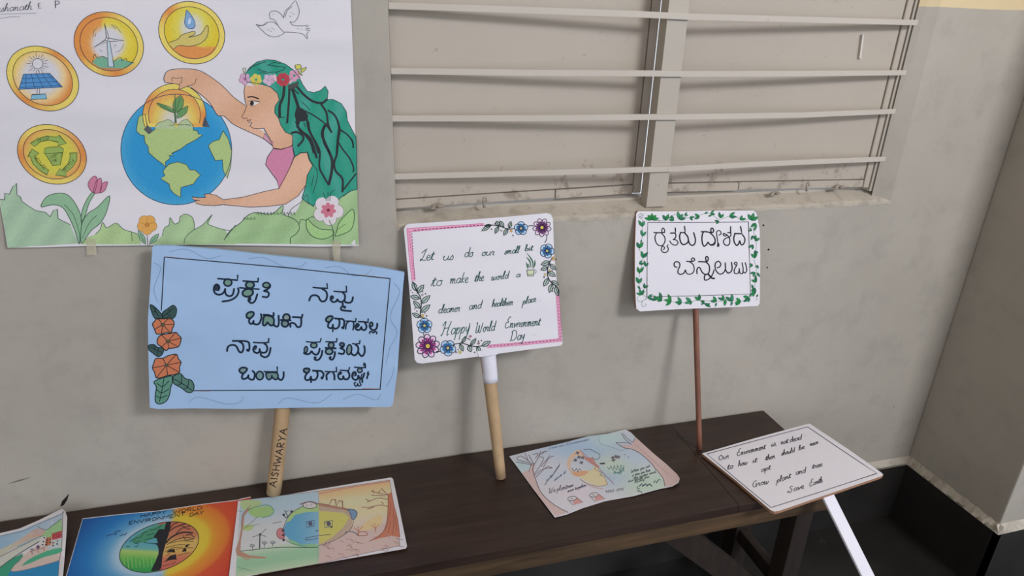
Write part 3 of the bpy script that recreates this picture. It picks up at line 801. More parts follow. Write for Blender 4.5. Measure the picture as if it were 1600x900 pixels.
A.disc(1075,352,52,104,(110,138,142),2,.12,NV,2.4); K([(1140,225),(1210,235),(1290,225),(1300,160)], 2.2, False); K([(1200,240),(1255,290),(1265,370),(1230,440),(1180,470),(1130,440),(1112,400)]); K([(1262,400),(1300,460),(1345,485),(1390,430),(1400,350),(1385,270)])
A.cut('lettering', pl1, 'dark blue and green hand lettering')
A.zoom(365, 565, 16)
A.disc(240,218,88,58,(116,148,150),2); K([(250,295),(170,270),(145,210),(190,160),(270,150),(335,180),(310,240),(240,310),(210,370),(225,430),(290,430),(350,390),(372,335)]); K([(372,335),(370,400),(430,450),(500,440),(530,350),(520,280),(470,230)])
A.disc(655,350,90,105,(108,146,152),2,0,NV,2.6)
K([(760,250),(900,255),(1095,255),(1090,130)], 2.3, False); pl = [(830,280),(1050,275),(1110,330),(1100,420),(1040,450),(965,405),(890,455),(830,410),(815,340)]
A.fill(pl, (100,134,134), 2, True); A.line(pl, 2.5, NV, 6, closed=True); K([(955,350),(962,415)]); K([(1110,400),(1150,450),(1210,450),(1250,370),(1250,255)])
A.zoom(465, 560, 12.8)
A.disc(182,242,54,42,(100,130,134),2); K([(180,290),(130,265),(130,215),(185,200),(235,215),(225,265),(180,310),(150,370),(160,420),(200,435),(245,415),(270,360)]); K([(270,380),(270,480)]); K([(270,410),(310,430),(360,420),(395,370),(400,300),(375,250)])
K([(300,245),(400,250),(470,255),(515,300),(515,350),(490,410)]); A.disc(482,388,26,26,NV,6)
K([(550,262),(680,268),(780,265),(775,175)], 2.2, False); K([(640,275),(580,330),(585,430)]); K([(710,280),(735,340),(738,430)])
K([(850,235),(930,242),(1020,245),(1040,180)], 2.2, False); A.disc(848,302,26,34,(40,56,78),2); K([(880,300),(850,275),(812,330),(825,400),(870,420),(905,400),(915,350)]); K([(915,350),(930,405),(985,420),(1030,380),(1035,310),(1000,255)])
K([(1135,175),(1250,185),(1355,185),(1320,130),(1335,88),(1352,110),(1358,190)], 2.2, False); A.disc(1245,240,48,44,(112,136,146),2,0,NV,2.2); A.disc(1130,325,30,40,(84,106,124),2)
K([(1160,345),(1165,290),(1125,275),(1095,320),(1100,390),(1150,430),(1200,410),(1215,340)]); K([(1215,340),(1240,400),(1290,400),(1320,350),(1335,290)]); K([(1290,310),(1240,460),(1270,530),(1220,550),(1200,500)], 2); K([(1200,510),(1180,555),(1145,540),(1135,490),(1165,485)], 2); K([(1290,400),(1295,480)])
K([(1415,265),(1400,310),(1420,312),(1395,360),(1390,405)], 2.6)
A.build('lettering', pl1, 'dark blue and green hand lettering')
A = Art(s1, 30).zoom(220, 370, 3.214)
BK = (24, 30, 44)
A.line([(103,370),(118,102),(700,152),(1252,210),(1225,500),(1202,766),(700,770),(265,773)], 1.5, BK, 5, sm=False)
for a, b in (((122,101),(240,113)), ((1100,193),(1248,209)), ((270,773),(345,774)), ((1115,763),(1200,765))): A.line([a, b], 1.6, (176,112,92), 4)
for p in ([(140,75),(230,62),(330,108),(405,95)], [(540,110),(620,105),(720,150),(800,150),(830,125)], [(925,155),(1000,150),(1060,193),(1130,190),(1160,160)], [(1270,232),(1300,280),(1252,400),(1288,480),(1250,560),(1232,640)],
          [(1272,652),(1262,700),(1232,755)], [(240,832),(290,805),(430,840),(500,830),(515,800)], [(690,840),(740,808),(880,835),(960,790)], [(1015,818),(1090,790),(1180,820),(1205,790)], [(65,130),(100,160),(66,260),(85,325)]):
    A.line(p, .7, (110,134,172), 3)
A.build('drawn_border', pl1, 'thin ruled black line with faint pencil waves')
A = Art(s1, 30).zoom(225, 465, 5.143); DG = (22, 40, 44); ORG = (201, 112, 74)
for pts, col in (([(50,60),(80,70),(130,120),(150,165),(90,168),(60,110)], (52,84,84)), ([(150,120),(190,90),(235,62),(262,95),(250,150),(215,172),(150,160)], (48,78,76)), ([(35,385),(80,378),(110,400),(155,405),(150,450),(115,475),(70,445),(40,420)], (52,84,84)),
                 ([(80,680),(120,655),(170,640),(220,630),(235,660),(215,720),(205,780),(180,830),(130,855),(95,840),(90,790),(100,720)], (84,142,122)), ([(230,640),(290,610),(330,650),(380,665),(402,710),(390,755),(350,762),(300,725),(240,690)], (74,120,108))):
    A.fill(pts, col, 2, True); A.line(pts, 1.5, DG, 5, closed=True)
for p in ([(70,75),(120,150)], [(70,110),(95,115),(90,85)], [(155,150),(240,85)], [(185,130),(215,150)], [(200,95),(205,120)], [(45,395),(140,440)], [(80,385),(90,430)], [(115,405),(110,460)],
          [(160,650),(145,740),(125,835)], [(105,690),(150,715),(200,670)], [(100,740),(143,765),(200,735)], [(98,790),(135,805),(185,785)], [(245,655),(320,700),(385,745)], [(300,625),(300,690),(270,695)], [(360,665),(350,720),(320,735)]): A.line(p, 1.3, DG, 5)
for pts, c in (([(85,190),(110,165),(160,172),(200,160),(235,185),(242,215),(228,250),(215,285),(180,280),(140,292),(100,290),(85,255),(68,215)], (150,218)),
               ([(110,330),(140,300),(200,290),(255,280),(275,300),(298,325),(290,370),(275,395),(240,405),(200,410),(175,425),(140,395),(108,370)], (192,352)),
               ([(95,490),(150,487),(200,465),(260,455),(275,490),(298,520),(285,560),(285,600),(240,620),(190,625),(150,640),(100,645),(85,600),(68,565),(80,525)], (180,543))):
    A.fill(pts, ORG, 3, True); A.line(pts, 1.5, DG, 6, closed=True)
    for k in range(1, len(pts), 2): A.line([c, pts[k]], 1.2, (50,40,40), 6)
    A.disc(*c, 15, 12, (84,84,52), 7, 0, DG, .7, 12, 8)
A.build('drawn_flowers', pl1, 'three orange flowers with green leaves')

# ================================================================== pink bordered placard
board('board', s2, [(634, 352), (638, 350), (700, 346), (790, 339), (855, 333), (861, 335), (864, 342), (866, 400), (872, 460), (878, 520), (879, 537), (876, 540), (820, 547), (740, 558), (660, 568), (652, 567), (648, 562), (642, 480), (636, 410), (631, 358)], .008, [M['paper'], M['paper']], pl2)
a2_, b2_ = axis(s2, .009+.0125, (783, 749), (765, 590), .1, HB + .0005)
stick(pl2, a2_, b2_, .0108, .0152, M['tube'], label='brown rolled paper tube', hollow=True)
_, e2 = axis(s2, .009+.0125, (783, 749), (763, 560), .02, HB)
p_ = (e2-a2_); q0 = a2_ + p_*.76
stick(pl2, q0, q0 + p_.normalized()*.12, .0153, .0172, M['sleeve'], name='paper_sleeve', label='white paper wrapped round the top of the tube')
fl = Sheet(s2.O + s2.N*.0012, s2.N)
board('paper_flap', fl, [(745, 549), (779, 543.5), (779.5, 552), (775, 554.5), (749, 558)], .0008, [M['sleeve']], pl2)
A = Art(s2, 30).zoom(620, 320, 3.463); PK, PD = (230,158,196), (204,92,146)
for q in ([(55,128),(270,114),(470,101),(474,112),(270,128),(74,146)], [(55,128),(76,146),(88,280),(100,410),(82,412),(66,270)], [(490,760),(700,742),(888,722),(892,737),(700,757),(490,774)], [(862,490),(878,490),(886,620),(893,738),(878,728),(870,610)]): A.fill(q, PK, 1)
for p in ([(470,101),(270,114),(55,128),(66,270),(82,412)], [(474,112),(270,128),(76,146),(88,280),(100,410)], [(490,774),(700,757),(893,738),(886,620),(878,490)], [(490,760),(700,742),(877,726),(870,610),(862,490)]): A.line(p, .8, PD, 2, sm=False)
def dash(a, b, n, w=1.3, c=(112,38,84)):
    for i in range(n):
        t0, t1 = (i+.15)/n, (i+.7)/n; A.line([(a[0]+(b[0]-a[0])*t0, a[1]+(b[1]-a[1])*t0), (a[0]+(b[0]-a[0])*t1, a[1]+(b[1]-a[1])*t1)], w, c, 4)
dash((90,138),(470,109),19); dash((66,140),(92,405),16, 1.0, (190,80,130)); dash((82,152),(97,405),16, .9); dash((500,766),(880,732),20, 1.1); dash((885,720),(870,495),13, .9); dash((893,720),(878,495),13, .7, (190,80,130))
A.build('drawn_border', pl2, 'pink double line with dark dashes')
A = Art(s2, 30).zoom(620, 320, 3.463); TG = (30, 82, 78)
for t, x0, y0, x1, y1, h in (('Let',125,304,200,298,28),('us',248,300,308,297,24),('do',364,284,412,280,25),('our',458,277,530,272,21),('small',582,268,662,260,18),('bit',692,250,736,247,17),
    ('to',184,442,245,436,30),('make',285,428,385,420,27),('the',420,416,470,411,24),('world',510,410,604,398,20),('a',645,392,668,390,17),('cleaner',224,588,342,576,22),('and',390,568,458,560,22),('healthier',514,553,628,541,19),('place',680,540,752,523,19),
    ('World',424,692,530,680,26),('Environment',584,668,775,652,24),('Day',612,738,690,728,26)):
    if t in ('to', 'cleaner', 'World'): A.cut('lettering', pl2)
    write(A, t, x0, y0, x1, y1, h, 1.15, TG, jig=.03)
write(A, 'Happy', 240, 708, 392, 690, 33, 1.25, (34,96,84))
A.line([(395,640),(392,665),(378,700)], 1.1, TG)
for x, y in ((760,518),(770,517),(781,516),(735,704),(745,703),(753,703)): A.disc(x, y, 1.6, 1.6, (120,130,150), 5, n=8)
A.build('lettering', pl2, 'green slanting handwriting')
A = Art(s2, 30); INK = (38, 50, 54); LB, DB = (176,208,238), (44,120,186)
def sprig(A, stem, leaves, w=1.5):
    A.line(stem, w, INK, 6)
    for x, y, a, ln, wd in leaves: leaf(A, x, y, a, ln, wd, (176,196,190), 3, INK, 1.25, INK)
A.zoom(745, 335, 6.92)
A.line([(548,132),(575,122),(615,124)], 1.2, INK, 4); A.line([(758,225),(755,265),(735,310)], 1.2, INK, 4)
bloom(A, 705, 142, 98, 9, (226,206,228), (112,44,112), (214,196,80), (60,32,74), 1.1, .2, .26, (84,28,88))
bloom(A, 478, 152, 72, 5, LB, DB, (210,186,120), (34,52,92), 1.1, -.3, .5, (22,62,110)); bloom(A, 760, 395, 76, 5, LB, DB, (206,186,100), (34,52,92), 1.1, .1, .5, (22,62,110))
sprig(A, [(412,152),(340,158),(240,125),(150,115),(95,120)], [(160,118,185,75,30),(150,118,212,115,40),(240,125,120,60,40),(235,128,245,85,40),(290,140,120,80,42),(335,152,240,85,42),(350,150,75,75,42)])
sprig(A, [(815,468),(780,540),(765,600),(770,680),(810,740),(870,790),(885,880)], [(790,510,200,100,50),(785,535,318,95,44),(768,572,200,80,44),(768,620,330,95,50),(778,690,238,100,52),(800,725,338,90,46),(815,750,252,98,50),(850,775,285,110,50)])
A.zoom(745, 335, 6.92)
for x, y, r, c in ((372,180,14,(220,160,90)),(392,228,8,(110,120,180)),(265,175,10,(150,170,170)),(160,160,7,INK),(828,470,14,(214,170,80)),(828,492,9,(214,170,80)),(858,486,7,INK),(790,605,12,(226,180,90)),(815,605,6,INK),(738,650,12,(210,196,130)),(728,678,8,INK),(820,800,7,INK),(818,830,7,INK),(200,100,8,INK)): A.disc(x, y, r, r, c, 4, 0, (120,90,60), .4, 10, 5)
A.cut('drawn_flowers', pl2, 'blue and purple flowers on leafy sprigs')
A.zoom(635, 430, 6.43)
sprig(A, [(180,440),(140,400),(150,300),(140,220),(100,150),(70,70)], [(100,160,112,100,48),(110,180,52,105,48),(135,235,165,95,48),(148,285,42,120,50),(140,335,132,100,48),(145,375,40,120,50),(140,425,152,90,44)])
A.line([(172,575),(176,620)], 1.2, INK, 4)
bloom(A, 215, 712, 118, 9, (228,196,226), (186,52,142), (224,190,70), (44,32,66), 1.3, .45, .28, (110,30,110)); bloom(A, 182, 507, 76, 5, LB, DB, (214,196,90), (34,60,100), 1.1, -.35, .5, (22,74,128))
A.line([(300,768),(340,765)], 1.6, INK, 4)
A.zoom(680, 520, 14.54)
bloom(A, 288, 345, 178, 5, LB, DB, (216,186,96), (46,56,96), 1.1, -1.0, .5, (22,74,128))
sprig(A, [(400,275),(500,245),(620,238),(760,280),(900,312),(1060,300)], [(600,235,55,190,70),(560,250,295,180,90),(800,285,50,200,80),(760,290,290,150,110),(950,320,300,150,95),(1060,300,28,220,110)])
for x, y, r, c in ((800,80,26,(186,96,118)),(745,130,14,INK),(780,150,14,INK),(985,190,14,(120,70,90)),(1050,178,14,(110,80,110)),(985,240,26,(150,110,130)),(560,440,34,(200,196,80)),(475,440,20,(150,110,150)),(515,385,12,INK),(895,445,15,(120,120,140))): A.disc(x, y, r, r, c, 4, 0, INK, .4, 10, 5)
A.zoom(635, 430, 6.43)
for x, y, r, c in ((160,197,11,(170,170,180)),(192,186,6,INK),(165,165,5,INK),(45,152,5,INK),(62,175,5,INK),(88,335,9,(170,170,180)),(106,362,8,(150,160,170)),(162,407,14,(222,180,90)),(204,408,7,INK),(186,380,6,INK)): A.disc(x, y, r, r, c, 4, 0, (110,90,80), .4, 10, 5)
A.build('drawn_flowers', pl2, 'blue and purple flowers on leafy sprigs')
A = Art(s2, 30).zoom(740, 365, 10.58)
for p, w in (([(880,320),(940,400),(980,480),(975,580)], 2.2), ([(870,385),(930,460),(950,570)], 2.2), ([(868,470),(890,540),(900,590)], 2.4), ([(1015,430),(1010,510),(985,580)], 2.0), ([(900,500),(925,560)], 1.8), ([(1020,470),(1010,540)], 2.0)): A.line(p, w, (44,104,72), 4, taper=True)
A.fill([(880,605),(1002,600),(988,700),(895,702)], (204,214,176), 3); A.line([(880,605),(1002,600),(988,700),(895,702)], .9, INK, 5, closed=True, sm=False); A.line([(888,680),(990,676)], .8, INK, 5); A.disc(1015,628,22,28,None,3,0,(110,120,120),.8)
A.build('drawn_plant', pl2, 'green plant in a cup')

# ================================================================== leafy placard
board('board', s3, [(994, 334), (997, 330), (1060, 330), (1120, 329), (1177, 329), (1182, 333), (1187, 358), (1188, 400), (1187, 474), (1184, 478), (1120, 481), (1060, 483), (1000, 486.5), (994, 482), (992, 440), (992, 390)], .0085, [M['paper'], M['cardboard']], pl3)
a3_, b3_ = axis(s3, .0095+.005, (1093, 703), (1087, 490), .14, HB + .0005)
stick(pl3, a3_, b3_, .0062, .0068, M['dowel'], label='thin reddish brown wooden stick', seg=8)
A = Art(s3, 30); NV = (20, 18, 30)
A.zoom(1010, 345, 16.37)
K([(190,300),(300,305),(465,300)], 1.9); K([(400,300),(395,240),(425,185),(465,230),(465,300)], 1.6); K([(260,310),(225,400),(225,480),(270,590),(360,640),(440,600),(480,500),(460,400),(390,320)], 1.6)
K([(430,745),(465,700),(440,650),(400,665),(380,740),(420,800),(490,810),(550,770),(560,700),(525,645)], 1.5); K([(525,650),(565,605)], 1.2)
K([(615,315),(740,312),(745,250),(738,180)], 2.0, False); K([(740,320),(755,380),(740,440),(685,480)], 1.7); K([(685,480),(760,490),(810,555),(770,620),(700,615),(640,580),(598,515)], 1.5)
K([(865,300),(990,300),(985,220),(975,135)], 1.9, False); K([(880,300),(850,390),(870,520),(920,600),(990,600),(1050,560),(1075,500),(1055,400),(980,310)], 2.1); K([(1075,500),(1110,590),(1180,630),(1240,580),(1255,480),(1235,390),(1210,300)], 2.0)
A.zoom(1085, 345, 16.37)
K([(175,280),(300,280),(420,300),(480,290),(490,230),(455,185),(420,220),(430,290)], 2.0); K([(230,290),(200,370),(195,500),(215,600),(250,650),(310,610),(348,545)], 2.0); K([(348,545),(400,610),(460,625),(520,590),(530,480),(480,380),(400,310)], 1.9)
A.fill([(400,600),(470,590),(510,540),(520,500),(545,560),(510,630),(440,642)], (30,30,50), 5); K([(620,365),(670,350),(680,295),(640,250),(580,270),(568,340),(585,450),(600,560)], 1.5); A.fill([(590,560),(620,560),(642,600),(635,665),(575,665)], (24,24,40), 5)
K([(850,300),(930,305),(925,220),(930,145)], 1.8, False); K([(930,310),(935,370),(890,420),(800,450),(745,520),(770,600),(840,630),(895,590),(910,500),(890,430),(830,360),(760,325),(735,345),(780,390),(830,370)], 1.7)
K([(1025,325),(1215,330),(1200,240),(1180,140)], 2.1, False); K([(1040,330),(1010,430),(1020,540),(1080,630),(1130,590),(1160,510)], 2.0); K([(1160,510),(1190,600),(1240,610),(1285,540),(1290,450),(1230,350)], 1.9)
A.cut('lettering', pl3, 'bold black hand lettering')
A.zoom(1045, 395, 12.31)
K([(160,280),(110,260),(105,200),(150,170),(205,195),(210,260),(180,330),(180,390),(230,415),(290,390),(320,330)], 1.8); K([(320,330),(350,400),(420,410),(475,370),(490,300),(465,220),(400,175)], 1.6); K([(340,165),(440,168),(490,150),(495,115),(455,100),(435,130),(450,165)], 1.7)
K([(570,170),(720,172),(755,140),(755,90),(725,70),(710,110),(725,172)], 1.9); K([(710,175),(770,230),(785,320),(760,400),(700,415),(640,370),(600,290),(560,290),(540,340),(545,405)], 1.9); K([(760,400),(690,440),(690,520),(740,520),(800,480),(850,400),(872,325)], 1.8); K([(760,410),(820,480),(880,495)], 2.6)
K([(930,290),(985,265),(1000,210),(960,165),(905,190),(890,270),(920,360),(985,410),(1050,385),(1090,310),(1085,190)], 1.8); K([(1090,320),(1130,385),(1190,370),(1220,300),(1205,180)], 1.9)
K([(1295,240),(1260,205),(1290,180),(1315,210),(1290,270),(1260,330),(1265,390),(1320,400),(1350,360),(1355,300)], 1.6); K([(1355,300),(1370,390),(1420,395),(1430,300),(1410,190)], 1.6); K([(1430,370),(1470,385),(1500,340),(1490,260),(1470,190)], 1.6)
A.build('lettering', pl3, 'bold black hand lettering')
A = Art(s3, 30).zoom(980, 320, 5.295)
A.line([(170,145),(600,145),(1003,142),(1012,450),(1020,738),(600,752),(163,762),(165,450)], .9, (60,62,66), 3, closed=True, sm=False)
cols = ((34,120,70), (24,134,66), (44,136,92), (30,108,74))
def clus(x, y, ang, s_, n=2, c=None):
    sp = {1: (0,), 2: (-26, 26), 3: (-45, 0, 45), 5: (-75, -40, 0, 40, 75)}[n]
    for k, d in enumerate(sp): leaf(A, x, y, ang + d, s_*random.uniform(.85,1.1), s_*.42, c or random.choice(cols), 2 + k % 2, (20,84,60), .5)
for a in ((205,125,90,62,5,(26,140,56)),(322,130,95,62,2),(345,105,0,30,1),(385,130,140,48,2),(430,120,55,62,3),(475,85,20,32,2),(520,100,330,42,2),(600,100,175,50,2),(640,75,30,34,1),(690,75,20,42,2),(700,85,200,34,1),
          (770,110,75,50,2),(760,135,200,36,2),(845,95,10,54,2),(880,90,330,26,1),(935,125,40,46,2),(1030,130,75,70,3,(32,130,66)),(1060,150,250,50,2),(1050,190,290,28,1),
          (1030,215,150,30,2),(1035,255,285,36,2),(1060,300,60,48,2),(1040,330,240,44,2),(1055,380,300,40,2),(1060,440,110,56,2),(1040,500,180,34,2),(1080,500,250,30,2),(1060,560,215,44,2),(1075,560,300,44,1),(1070,640,130,50,2),(1060,620,80,36,1),
          (1060,690,240,46,2),(1045,700,110,40,1),(1045,760,95,64,1),(1080,740,250,30,1),
          (125,180,95,56,2),(125,260,75,50,2),(120,290,250,28,1),(100,360,85,64,2),(130,440,75,62,2),(100,490,30,40,2),(150,510,75,46,2),(100,565,80,58,2,(30,124,58)),(95,650,85,60,2),(140,690,60,44,2),(110,700,130,34,1),(125,745,120,50,3),
          (170,770,10,50,2),(240,790,140,50,2),(285,790,130,64,2),(290,790,190,40,1),(365,800,140,62,2,(28,140,60)),(365,800,215,56,1),(450,810,150,56,2),(450,810,210,40,1),(530,800,170,60,2),(535,800,240,34,1),(600,790,120,56,2),(640,800,200,40,2),
          (690,845,150,60,1),(650,830,20,40,1),(740,800,150,56,2),(740,810,250,36,1),(800,790,130,50,2),(815,780,260,60,1),(870,800,120,66,2),(870,800,250,40,1),(940,800,170,54,2,(20,146,48)),(940,800,215,54,1),(1010,770,190,60,2),(1015,770,250,40,1),(1010,760,50,36,1)): clus(*a)
for st in ([(205,125),(260,130),(322,130),(360,95),(420,75),(470,95),(520,110),(600,85),(680,70),(760,120),(840,95),(900,95),(940,125),(1000,125)], [(1040,150),(1050,250),(1070,330),(1050,440),(1070,540),(1060,640),(1045,740),(1000,770)],
           [(125,120),(125,260),(100,360),(130,440),(105,560),(95,650),(130,740),(165,770)], [(165,770),(300,790),(450,810),(600,790),(740,800),(870,790),(940,800),(1010,770)],
           [(165,770),(120,800),(85,790),(85,765),(100,760)], [(165,775),(125,800),(125,840),(155,835),(150,815)]): A.line(st, .6, (70,130,100), 1)
for p in ([(110,75),(95,85),(105,110),(130,105),(125,80),(105,70)], [(100,100),(120,90),(140,75)], [(110,95),(118,110),(112,120)], [(1080,770),(1068,780),(1078,790)], [(250,128),(270,132)], [(262,118),(260,140)]): A.line(p, .6, (96,104,120), 3)
A.build('drawn_leaf_border', pl3, 'green leaves all round the edge')

# ================================================================== placard lying on the bench end
board('board', s4, [(1097,708.5),(1180,684.5),(1263.5,662),(1267,663),(1330,705),(1378,739),(1380,742),(1376,744.5),(1290,773.5),(1218,798),(1210,799.5),(1204,797),(1150,751)], .0065, [M['paper'], M['cardboard']], pl4)
A = Art(s4, 30).zoom(1080, 640, 3.4625); BK = (34, 34, 42)
A.line([(85,240),(360,165),(630,93),(820,222),(1005,345),(715,440),(432,530),(260,388)], .9, BK, 4, closed=True, sm=False)
A.build('drawn_border', pl4)
A = Art(s4, 30).zoom(1080, 640, 3.4625)
for t, x0, y0, x1, y1, h in (('Our',148,274,205,262,15),('Environment',248,252,402,212,15),('is,',432,202,465,192,15),('not',485,190,525,180,14),('dead',532,178,598,160,14),(':',610,152,620,150,14),
    ('to',195,325,228,316,16),('how',255,308,305,295,14),('it',332,290,358,282,14),('then',402,275,455,262,14),('should',488,248,560,230,13),('be',582,220,614,210,13),('near',642,198,688,184,12),
    ('apt',378,338,430,322,14),('Grow',330,420,420,400,16),('plant',462,396,540,368,15),('and',565,354,620,340,15),('tree',655,320,710,306,14),('Save',525,450,610,426,16),('Earth',640,416,712,392,15)):
    if t in ('to', 'apt', 'Grow', 'Save'): A.cut('lettering', pl4)
    write(A, t, x0, y0, x1, y1, h, .95, (56, 56, 66), up=(h*.05, -h), jig=.04)
A.build('lettering', pl4, 'thin black slanting handwriting')
# its flat paper-wrapped stick hangs from the near edge, sloping down
pA = s4.P(1294, 769) - Vector((0, 0, .008)); kk = 1.121
rB = ray(1352, 893); pB = CAM + rB*((HB - .12*D/1.3 - CAM.z)/rB.z)
d4 = (pB-pA).normalized(); sd = d4.cross(Vector((0, 0, 1))).normalized(); up4 = sd.cross(d4).normalized(); hw = .0165
bm = bmesh.new(); st_ = pA - d4*.006; en = pA + d4*.36
hexa(bm, [st_-sd*hw-up4*.003, st_+sd*hw-up4*.003, st_+sd*hw+up4*.003, st_-sd*hw+up4*.003, en-sd*hw-up4*.003, en+sd*hw-up4*.003, en+sd*hw+up4*.003, en-sd*hw+up4*.003])
bmesh.ops.bevel(bm, geom=bm.edges[:], offset=.001, segments=1, affect='EDGES')
obj('stick', bm, M['sleeve'], pl4, 'flat strip wrapped in white paper, slanting down')

# ================================================================== the big poster
board('sheet', s0, [(560.5, 384), (557, 300), (554, 150), (548, 0), (546, -60), (400, -66), (150, -72), (-90, -75), (-75, 60), (-50, 180), (0, 320), (6, 352), (12, 387), (60, 386.5), (130, 384.5), (220, 383.5), (300, 382.5), (420, 384), (500, 385.5)], .0004, [M['chart']], pl0, 26)
def tape(pts, par, sh, lift=.0007):
    t_ = Sheet(sh.O + sh.N*lift, sh.N, sh.bend); board('tape_strip', t_, pts, .0001, [M['tape']], par, 30, 'yellowed clear tape')
tape([(134, 372), (149, 373), (151, 398), (136, 399)], pl0, s0); tape([(518, 376), (533, 376), (531, 402), (534, 411), (522, 410)], pl0, s0)
OL = (52, 50, 60)
YEL, YE2, OR2 = (232, 208, 96), (222, 196, 44), (224, 136, 62)
def coin(name, lab, z, cx, cy, rx, ry, rot, ring, core, extra):
    A = Art(s0, 12).zoom(*z); x0, y0, k = z
    px, py, R_ = x0 + cx/k, y0 + cy/k, rx/k
    def fr(x, y):
        a = math.degrees(math.atan2(-(y-py), x-px)) % 360
        return multi(ring, a)
    def fc(x, y):
        return core((x-px)/R_, (y-py)/R_)
    n = 40; ca, sa = math.cos(rot), math.sin(rot)
    def E(s): return [(cx + rx*s*math.cos(t)*ca - ry*s*math.sin(t)*sa, cy + rx*s*math.cos(t)*sa + ry*s*math.sin(t)*ca) for t in [2*math.pi*i/n for i in range(n)]]
    A.fill(E(1), fr, 1, step=6); A.fill(E(.83), fc, 2, step=4)
    A.line(E(1), 1.0, OL, 6, closed=True, sm=False); A.line(E(.83), .9, OL, 6, closed=True, sm=False)
    extra(A); return A.build(name, pl0, lab)
WH = (208, 206, 216)
def c1(x, y):
    d = math.hypot(x+.05, y+.05); 
    return multi([(0, WH), (.42, WH), (.62, (232,200,140)), (.83, OR2 if x > 0 or y > 0 else YE2)], d)
def x1(A):
    A.disc(265,448,37,37,(214,212,220),4,0,OL,.9)
    for k in range(18):
        a = k*math.pi/9; r = 78 if k % 2 else 62; A.line([(265+44*math.cos(a), 448+44*math.sin(a)), (265+r*math.cos(a), 448+r*math.sin(a))], .7, (90,60,60))
    A.fill([(165,522),(350,516),(440,612),(132,628)], (72,140,206), 4, step=9)
    for i in range(5): A.line([(165+i*37+18,521-i),(132+i*62+50,627-i*3)], .7, (24,52,92))
    for i in (1,2,3): t = i/3.4; A.line([(165-33*t,522+106*t),(350+90*t,516+96*t)], .7, (24,52,92))
    A.line([(165,522),(350,516),(440,612),(132,628)], .9, (24,44,84), closed=True, sm=False)
    A.line([(262,622),(260,662)], .8, OL); A.line([(278,622),(278,662)], .8, OL); A.fill([(225,665),(322,660),(330,695),(215,700)], (120,180,214), 4); A.line([(225,665),(322,660),(330,695),(215,700)], .8, OL, closed=True, sm=False)
    A.line([(270,492),(276,516)], .6, OL)
coin('drawn_coin', 'gold coin with a sun over a solar panel', (0, 0, 4.5), 300, 552, 268, 212, .55, [(0,YEL),(60,OR2),(95,YEL),(180,YEL),(230,OR2),(300,YEL),(360,YEL)], c1, x1)
def c2(x, y):
    d = math.hypot(x+.02, y+.02); return multi([(0, WH), (.38, WH), (.55, (224,204,70) if x > -.2 else (226,150,70)), (.83, YE2 if x > -.1 else OR2)], d)
def x2(A):
    A.fill([(650,440),(680,400),(710,405),(730,395),(800,430),(850,410),(880,425),(945,440),(890,475),(820,485),(700,475)], (110,172,142), 3); A.line([(650,440),(665,380),(680,402),(725,397),(750,412)], .8, OL); A.line([(800,430),(845,402),(860,425),(885,410),(895,430),(945,442)], .8, OL)
    A.fill([(700,475),(860,480),(820,500),(740,495)], (190,130,90), 4)
    A.fill([(752,290),(772,290),(802,470),(762,470)], (186,204,220), 4); A.line([(752,290),(762,470),(802,470),(772,290)], .9, OL, sm=False)
    for p in ([(750,272),(735,165),(765,265)], [(755,268),(872,286),(760,292)], [(745,278),(660,332),(752,292)]): A.fill(p, (206,208,216), 5); A.line(p, .8, OL, closed=True, sm=False)
    A.disc(750,276,11,11,(200,200,210),7,0,OL,.7,10,8)
    for p in ([(780,172),(820,190),(850,230)], [(790,185),(815,205)], [(668,260),(675,235)], [(700,350),(720,362)], [(800,330),(820,312)], [(815,370),(850,350),(870,310)], [(655,260),(660,220),(680,195)]): A.line(p, .7, (90,90,100))
coin('drawn_coin', 'gold coin with a wind turbine', (0, 0, 4.5), 765, 310, 252, 220, .5, [(0,YEL),(60,YEL),(110,OR2),(200,(224,140,60)),(240,YEL),(285,OR2),(330,YEL),(360,YEL)], c2, x2)
def c3(x, y): return multi([(0, WH), (.3, (212,208,190)), (.5, (218,206,80)), (.83, YE2 if y < .4 else (226,158,62))], math.hypot(x*1.2, y+.15))
def x3(A):
    A.fill([(150,345),(200,320),(300,325),(400,345),(440,330),(400,385),(300,415),(200,400)], (224,142,70), 3, True)
    A.fill([(110,300),(170,275),(200,245),(270,222),(292,225),(285,245),(245,262),(330,240),(375,178),(385,215),(370,270),(320,310),(250,325),(180,320),(140,345)], (208,190,100), 4)
    A.line([(110,300),(170,275),(200,245),(270,222),(292,225),(285,245),(245,262),(330,240),(375,178),(385,215),(370,270),(320,310),(250,325),(180,320),(140,345)], .9, OL)
    A.fill([(232,72),(262,105),(288,150),(290,190),(262,202),(232,190),(218,160),(225,110)], (120,164,214), 5, True); A.line([(232,72),(262,105),(288,150),(290,190),(262,202),(232,190),(218,160),(225,110)], .9, (44,70,120), closed=True); A.disc(252,150,10,22,(190,212,236),6,.2)
coin('drawn_coin', 'gold coin with a water drop over a hand', (240, 0, 4.5), 268, 230, 240, 212, .55, [(0,YEL),(40,YEL),(110,YEL),(135,OR2),(170,YEL),(360,YEL)], c3, x3)
def c4(x, y): return multi([(0, (208,200,64)), (.55, (210,202,70)), (.75, (222,170,84)), (.83, (224,150,78))], math.hypot(x, y*1.1))
